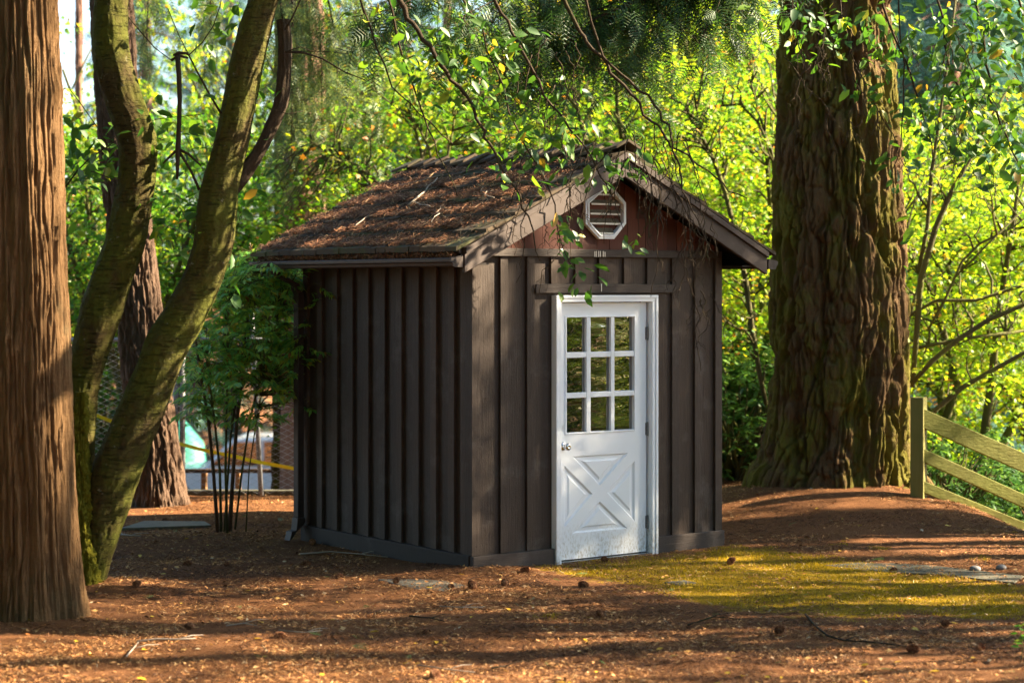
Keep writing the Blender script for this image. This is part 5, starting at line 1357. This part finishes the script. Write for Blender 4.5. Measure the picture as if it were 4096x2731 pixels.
# ------------------------------------------------------------------ ground objects
def cone_proto():
    b = MB(); n = 0
    for i in range(11):
        t = i / 10; z = .075 * t; r = .026 * math.sin(math.pi * (.18 + .80 * t)) ** .8 + .003
        for k in range(9):
            a = k * 6.283 / 9 + i * .36; c, s_ = math.cos(a), math.sin(a)
            p = lambda rr, zz, aa: ((rr) * math.cos(aa), rr * math.sin(aa), zz)
            b.add([p(r * .4, z, a), p(r * .9, z + .004, a - .3), p(r * 1.12, z + .010, a), p(r * .9, z + .004, a + .3), p(r * .85, z + .014, a)], [(0,1,4),(1,2,4),(2,3,4),(3,0,4),(0,3,2,1)])
    b.tube([(0, 0, 0), (0, 0, .04), (0, 0, .078)], [.012, .014, .004], 8)
    return b.build('pine_cone', M['cone'])
CP = cone_proto(); first = True
cones = [(523,1298,'beside the left shed wall on sunlit needles'),(718,1252,'near the skirting of the left shed wall'),(780,1325,'between the shed corner and the leaning cherry'),(445,1450,'in front of the cedar trunk'),(905,1345,'on the edge of the checkered ground cover'),(1030,1356,'on the right part of the checkered ground cover'),(1215,1320,'where the moss starts below the door'),(1382,1288,'right below the door sill'),
         (1160,1352,'on needles between the cover and the moss'),(1090,1362,'behind the bright strip past the cover'),(1328,1348,'on the needles below the moss edge'),(1003,1550,'at the bottom edge of the picture'),(440,1295,'on the sunlit strip beside the cherry base'),(2165,1443,'on shaded needles below the fence side'),(1383,1420,'in shade in front of the moss'),(690,1300,'on shaded needles left of the wall'),
         (1650,1253,'at the far corner of the front wall'),(1672,1300,'on the moss near the end of the front wall'),(2245,1500,'beside the fallen twig in the lower corner'),(1780,1460,'in the shaded needles below the moss'),(630,1475,'in deep shade in front of the shed'),(2060,1310,'on the mound edge beside the slab'),(960,1460,'in the dark needle strip before the shed'),(385,1192,'by the boards near the cherry'),(305,1357,'beside the mossy cherry root'),(2110,1500,'by the lichen twig'),(1975,1175,'at the foot of the broad fir')]
for x, y, lab in cones:
    o = CP if first else CP.copy()
    if not first: COL.objects.link(o)
    first = False
    p = on_ground(x, y); z = tz(p[0], p[1]); s = .75 + .4 * rng.random()
    o.location = (p[0], p[1], z + .018); o.rotation_euler = (R(90) + rng.normal() * .3, rng.normal() * .3, rng.random() * 6.28); o.scale = (s, s, s)
    tag(o, 'brown cone lying ' + lab, 'cone', 'fallen cones on the forest floor')
sticks = [([(315,1488),(360,1482),(410,1484),(450,1483)], .007, 'pale_stick', 'long pale curved stick in front of the cedar trunk'), ([(290,1520),(305,1505),(318,1490)], .006, 'pale_stick', 'short forked pale stick before the cedar'), ([(690,1275),(760,1270),(830,1276),(890,1283)], .008, 'pale_stick', 'grey stick lying along the foot of the dark wall'),
          ([(275,1237),(300,1240),(325,1241)], .009, 'pale_stick', 'grey stub of wood beside the boards'), ([(1850,1420),(1870,1445),(1900,1465),(1940,1478),(1990,1482),(2040,1488),(2090,1494)], .008, 'dead_bark', 'long dark twig with lichen on the shaded needles'), ([(1580,1440),(1640,1425),(1700,1432)], .006, 'dead_bark', 'dark twig below the moss edge'),
          ([(1130,1536),(1160,1528),(1170,1522)], .006, 'dead_bark', 'short twig on the nearest sunlit strip'), ([(520,1448),(560,1442),(590,1449)], .005, 'pale_stick', 'thin pale twig in the shade before the cherry'), ([(940,1425),(990,1432),(1020,1438)], .006, 'dead_bark', 'mossy twig in the dark strip'), ([(1010,1400),(1060,1405),(1110,1402)], .004, 'pale_stick', 'thin straw twig on the dark strip'),
          ([(640,1462),(700,1466),(740,1460)], .004, 'pale_stick', 'thin twig in front of the shaded strip'), ([(960,1530),(1030,1540),(1090,1545)], .005, 'pale_stick', 'thin twig near the bottom edge')]
for pts, r, mt, lab in sticks:
    P = []
    for x, y in pts:
        p = on_ground(x, y); P.append((p[0], p[1], tz(p[0], p[1]) + .016))
    b = MB(); b.tube(P, np.linspace(r, r * .5, len(P)), 6); i = len(P) // 2
    b.tube([P[i], np.array(P[i]) + (.07, .05, .015), np.array(P[i]) + (.13, .13, .004)], [r * .6, r * .45, r * .25], 5)
    tag(b.build('stick', M[mt], None, True), lab, 'stick', 'sticks on the forest floor')

def fallen():
    for key, T, n, nm, lab, sz in [('dry_leaf', MAPLE3, 280, 'dry_leaves', 'scattered small tan and rust leaves on the forest floor', .042), ('yellow_leaf', CHERRY, 110, 'yellow_leaves', 'scattered yellow leaves on the forest floor', .05), ('green_leaf', SPRAY, 46, 'cedar_sprigs', 'green cedar sprigs fallen on the forest floor', .10)]:
        Yp = 10.4 * (19 / 10.4) ** rng.random(n); Xp = (rng.random(n) * 2 - 1) * 2048 / F * Yp
        s, t = shed_local(Xp, Yp); k = ~((s > -.1) & (s < 2.7) & (t > -.1) & (t < 2.7)); Xp, Yp = Xp[k], Yp[k]; n = len(Xp)
        a = rng.random(n) * 6.283; U = np.stack([np.cos(a), np.sin(a), rng.normal(size=n) * .12], 1); N = np.stack([rng.normal(size=n) * .35, rng.normal(size=n) * .35, np.ones(n)], 1)
        o = scatter(nm, T, np.stack([Xp, Yp, terrain(Xp, Yp) + .014], 1), U, N, sz * (.6 + .7 * rng.random(n)), M[key]); tag(o, lab, 'fallen leaves', kind='stuff')
fallen()

def slab(nm, corners, th, mat, label, cat, lift=.0, kind=None):
    P = [on_ground(x, y) for x, y in corners]; c = np.mean(P, 0); z = tz(c[0], c[1])
    b = MB(); b.prism([(p[0] - c[0], p[1] - c[1]) for p in P], 'z', -.05, th)
    o = b.build(nm, M[mat], None, False, .006); o.location = (c[0], c[1], z + lift); tag(o, label, cat, kind=kind); return o
slab('access_cover', [(275,1216),(486,1209),(470,1200),(330,1199)], .03, 'cover', 'grey green board lying flat on the needles behind the cherry', 'cover')
slab('ground_cover', [(868,1334),(975,1362),(1120,1364),(1020,1334)], .004, 'cover', 'grey checkered cover plate half buried in needles before the shed', 'cover', .0)
slab('paving_slab', [(1890,1298),(2010,1312),(2150,1318),(2330,1338),(2352,1322),(2140,1298),(1990,1290)], .008, 'concrete', 'cracked grey slab edge at the mossy ground below the mound', 'slab')
slab('paving_slab', [(1525,1345),(1560,1352),(1600,1346),(1570,1340)], .008, 'concrete', 'small patch of bare grey slab in the moss', 'slab')
def stone(px, py, s, lab):
    p = on_ground(px, py); bm = bmesh.new(); bmesh.ops.create_icosphere(bm, subdivisions=3, radius=s)
    for v in bm.verts:
        k = 1 + .25 * (float(vnoise(np.array([v.co.x * 14 + px]), np.array([v.co.y * 14]), np.array([v.co.z * 14]))[0]) - .5); v.co = v.co * k; v.co.z *= .6
    me = bpy.data.meshes.new('stone'); bm.to_mesh(me); bm.free(); o = link('stone', me, M['stone'], None, True); o.location = (p[0], p[1], tz(p[0], p[1]) + s * .35); tag(o, lab, 'stone')
stone(2240, 1309, .045, 'pale rounded stone on the slab edge below the mound')
stone(2300, 1306, .04, 'mossy grey stone beside the pale rounded one')
stone(1000, 1349, .0, 'x') if False else None
# small green sapling in the lower corner
def sapling():
    p = on_ground(2345, 1525); e = empty('seedling', (p[0], p[1], tz(p[0], p[1])), label='tiny green seedling growing from the needles in the lower corner', cat='plant')
    b = MB(); b.tube([(0,0,-.02),(.01,0,.07),(.0,.01,.16),(.02,.02,.22)], [.003,.0025,.002,.001], 5); b.build('stem', M['maple_bark'], e)
    n = 14; P = np.stack([rng.normal(size=n) * .02, rng.normal(size=n) * .02, .06 + .16 * rng.random(n)], 1); a = rng.random(n) * 6.28
    scatter('leaves', CHERRY, P, np.stack([np.cos(a), np.sin(a), .1 * np.ones(n)], 1), np.stack([rng.normal(size=n) * .4, rng.normal(size=n) * .4, np.ones(n)], 1), .06, M['maple_green'], e)
sapling()

# ------------------------------------------------------------------ light, sky, camera
w = bpy.data.worlds.new('World'); sc.world = w; w.use_nodes = True
nt = w.node_tree; bg = nt.nodes['Background']; sky = nt.nodes.new('ShaderNodeTexSky'); sky.sky_type = 'NISHITA'; sky.sun_disc = False
sky.sun_elevation = SUN_EL; sky.air_density = 1.0; sky.dust_density = 1.0
sd3 = Vector((math.cos(SUN_EL) * math.cos(SUN_AZ), math.cos(SUN_EL) * math.sin(SUN_AZ), math.sin(SUN_EL)))
sky.sun_rotation = math.atan2(sd3.x, sd3.y)
nt.links.new(sky.outputs[0], bg.inputs[0]); bg.inputs[1].default_value = .056
L = bpy.data.lights.new('sun', 'SUN'); L.energy = 5.0; L.angle = R(.5); L.color = (1, .80, .55)
lo = bpy.data.objects.new('sun', L); COL.objects.link(lo); lo.rotation_euler = sd3.to_track_quat('Z', 'Y').to_euler(); lo.location = (20, 20, 20)
cam = bpy.data.cameras.new('camera'); co = bpy.data.objects.new('camera', cam); COL.objects.link(co); sc.camera = co
co.location = (0, 0, H); co.rotation_euler = (R(90), 0, 0)
cam.sensor_width = 36; cam.lens = F / 4096 * 36; cam.shift_y = -(1365.5 - YH) / 4096; cam.clip_end = 2000; cam.clip_start = .1
cam.dof.use_dof = True; cam.dof.focus_distance = 14.9; cam.dof.aperture_fstop = 1.8
sc.view_settings.view_transform = 'Standard'; sc.view_settings.look = 'None'; sc.view_settings.exposure = 3.1; sc.view_settings.gamma = 1
sc.cycles.max_bounces = 6; sc.cycles.diffuse_bounces = 3; sc.cycles.transmission_bounces = 4; sc.cycles.glossy_bounces = 2
sc.cycles.use_denoising = True
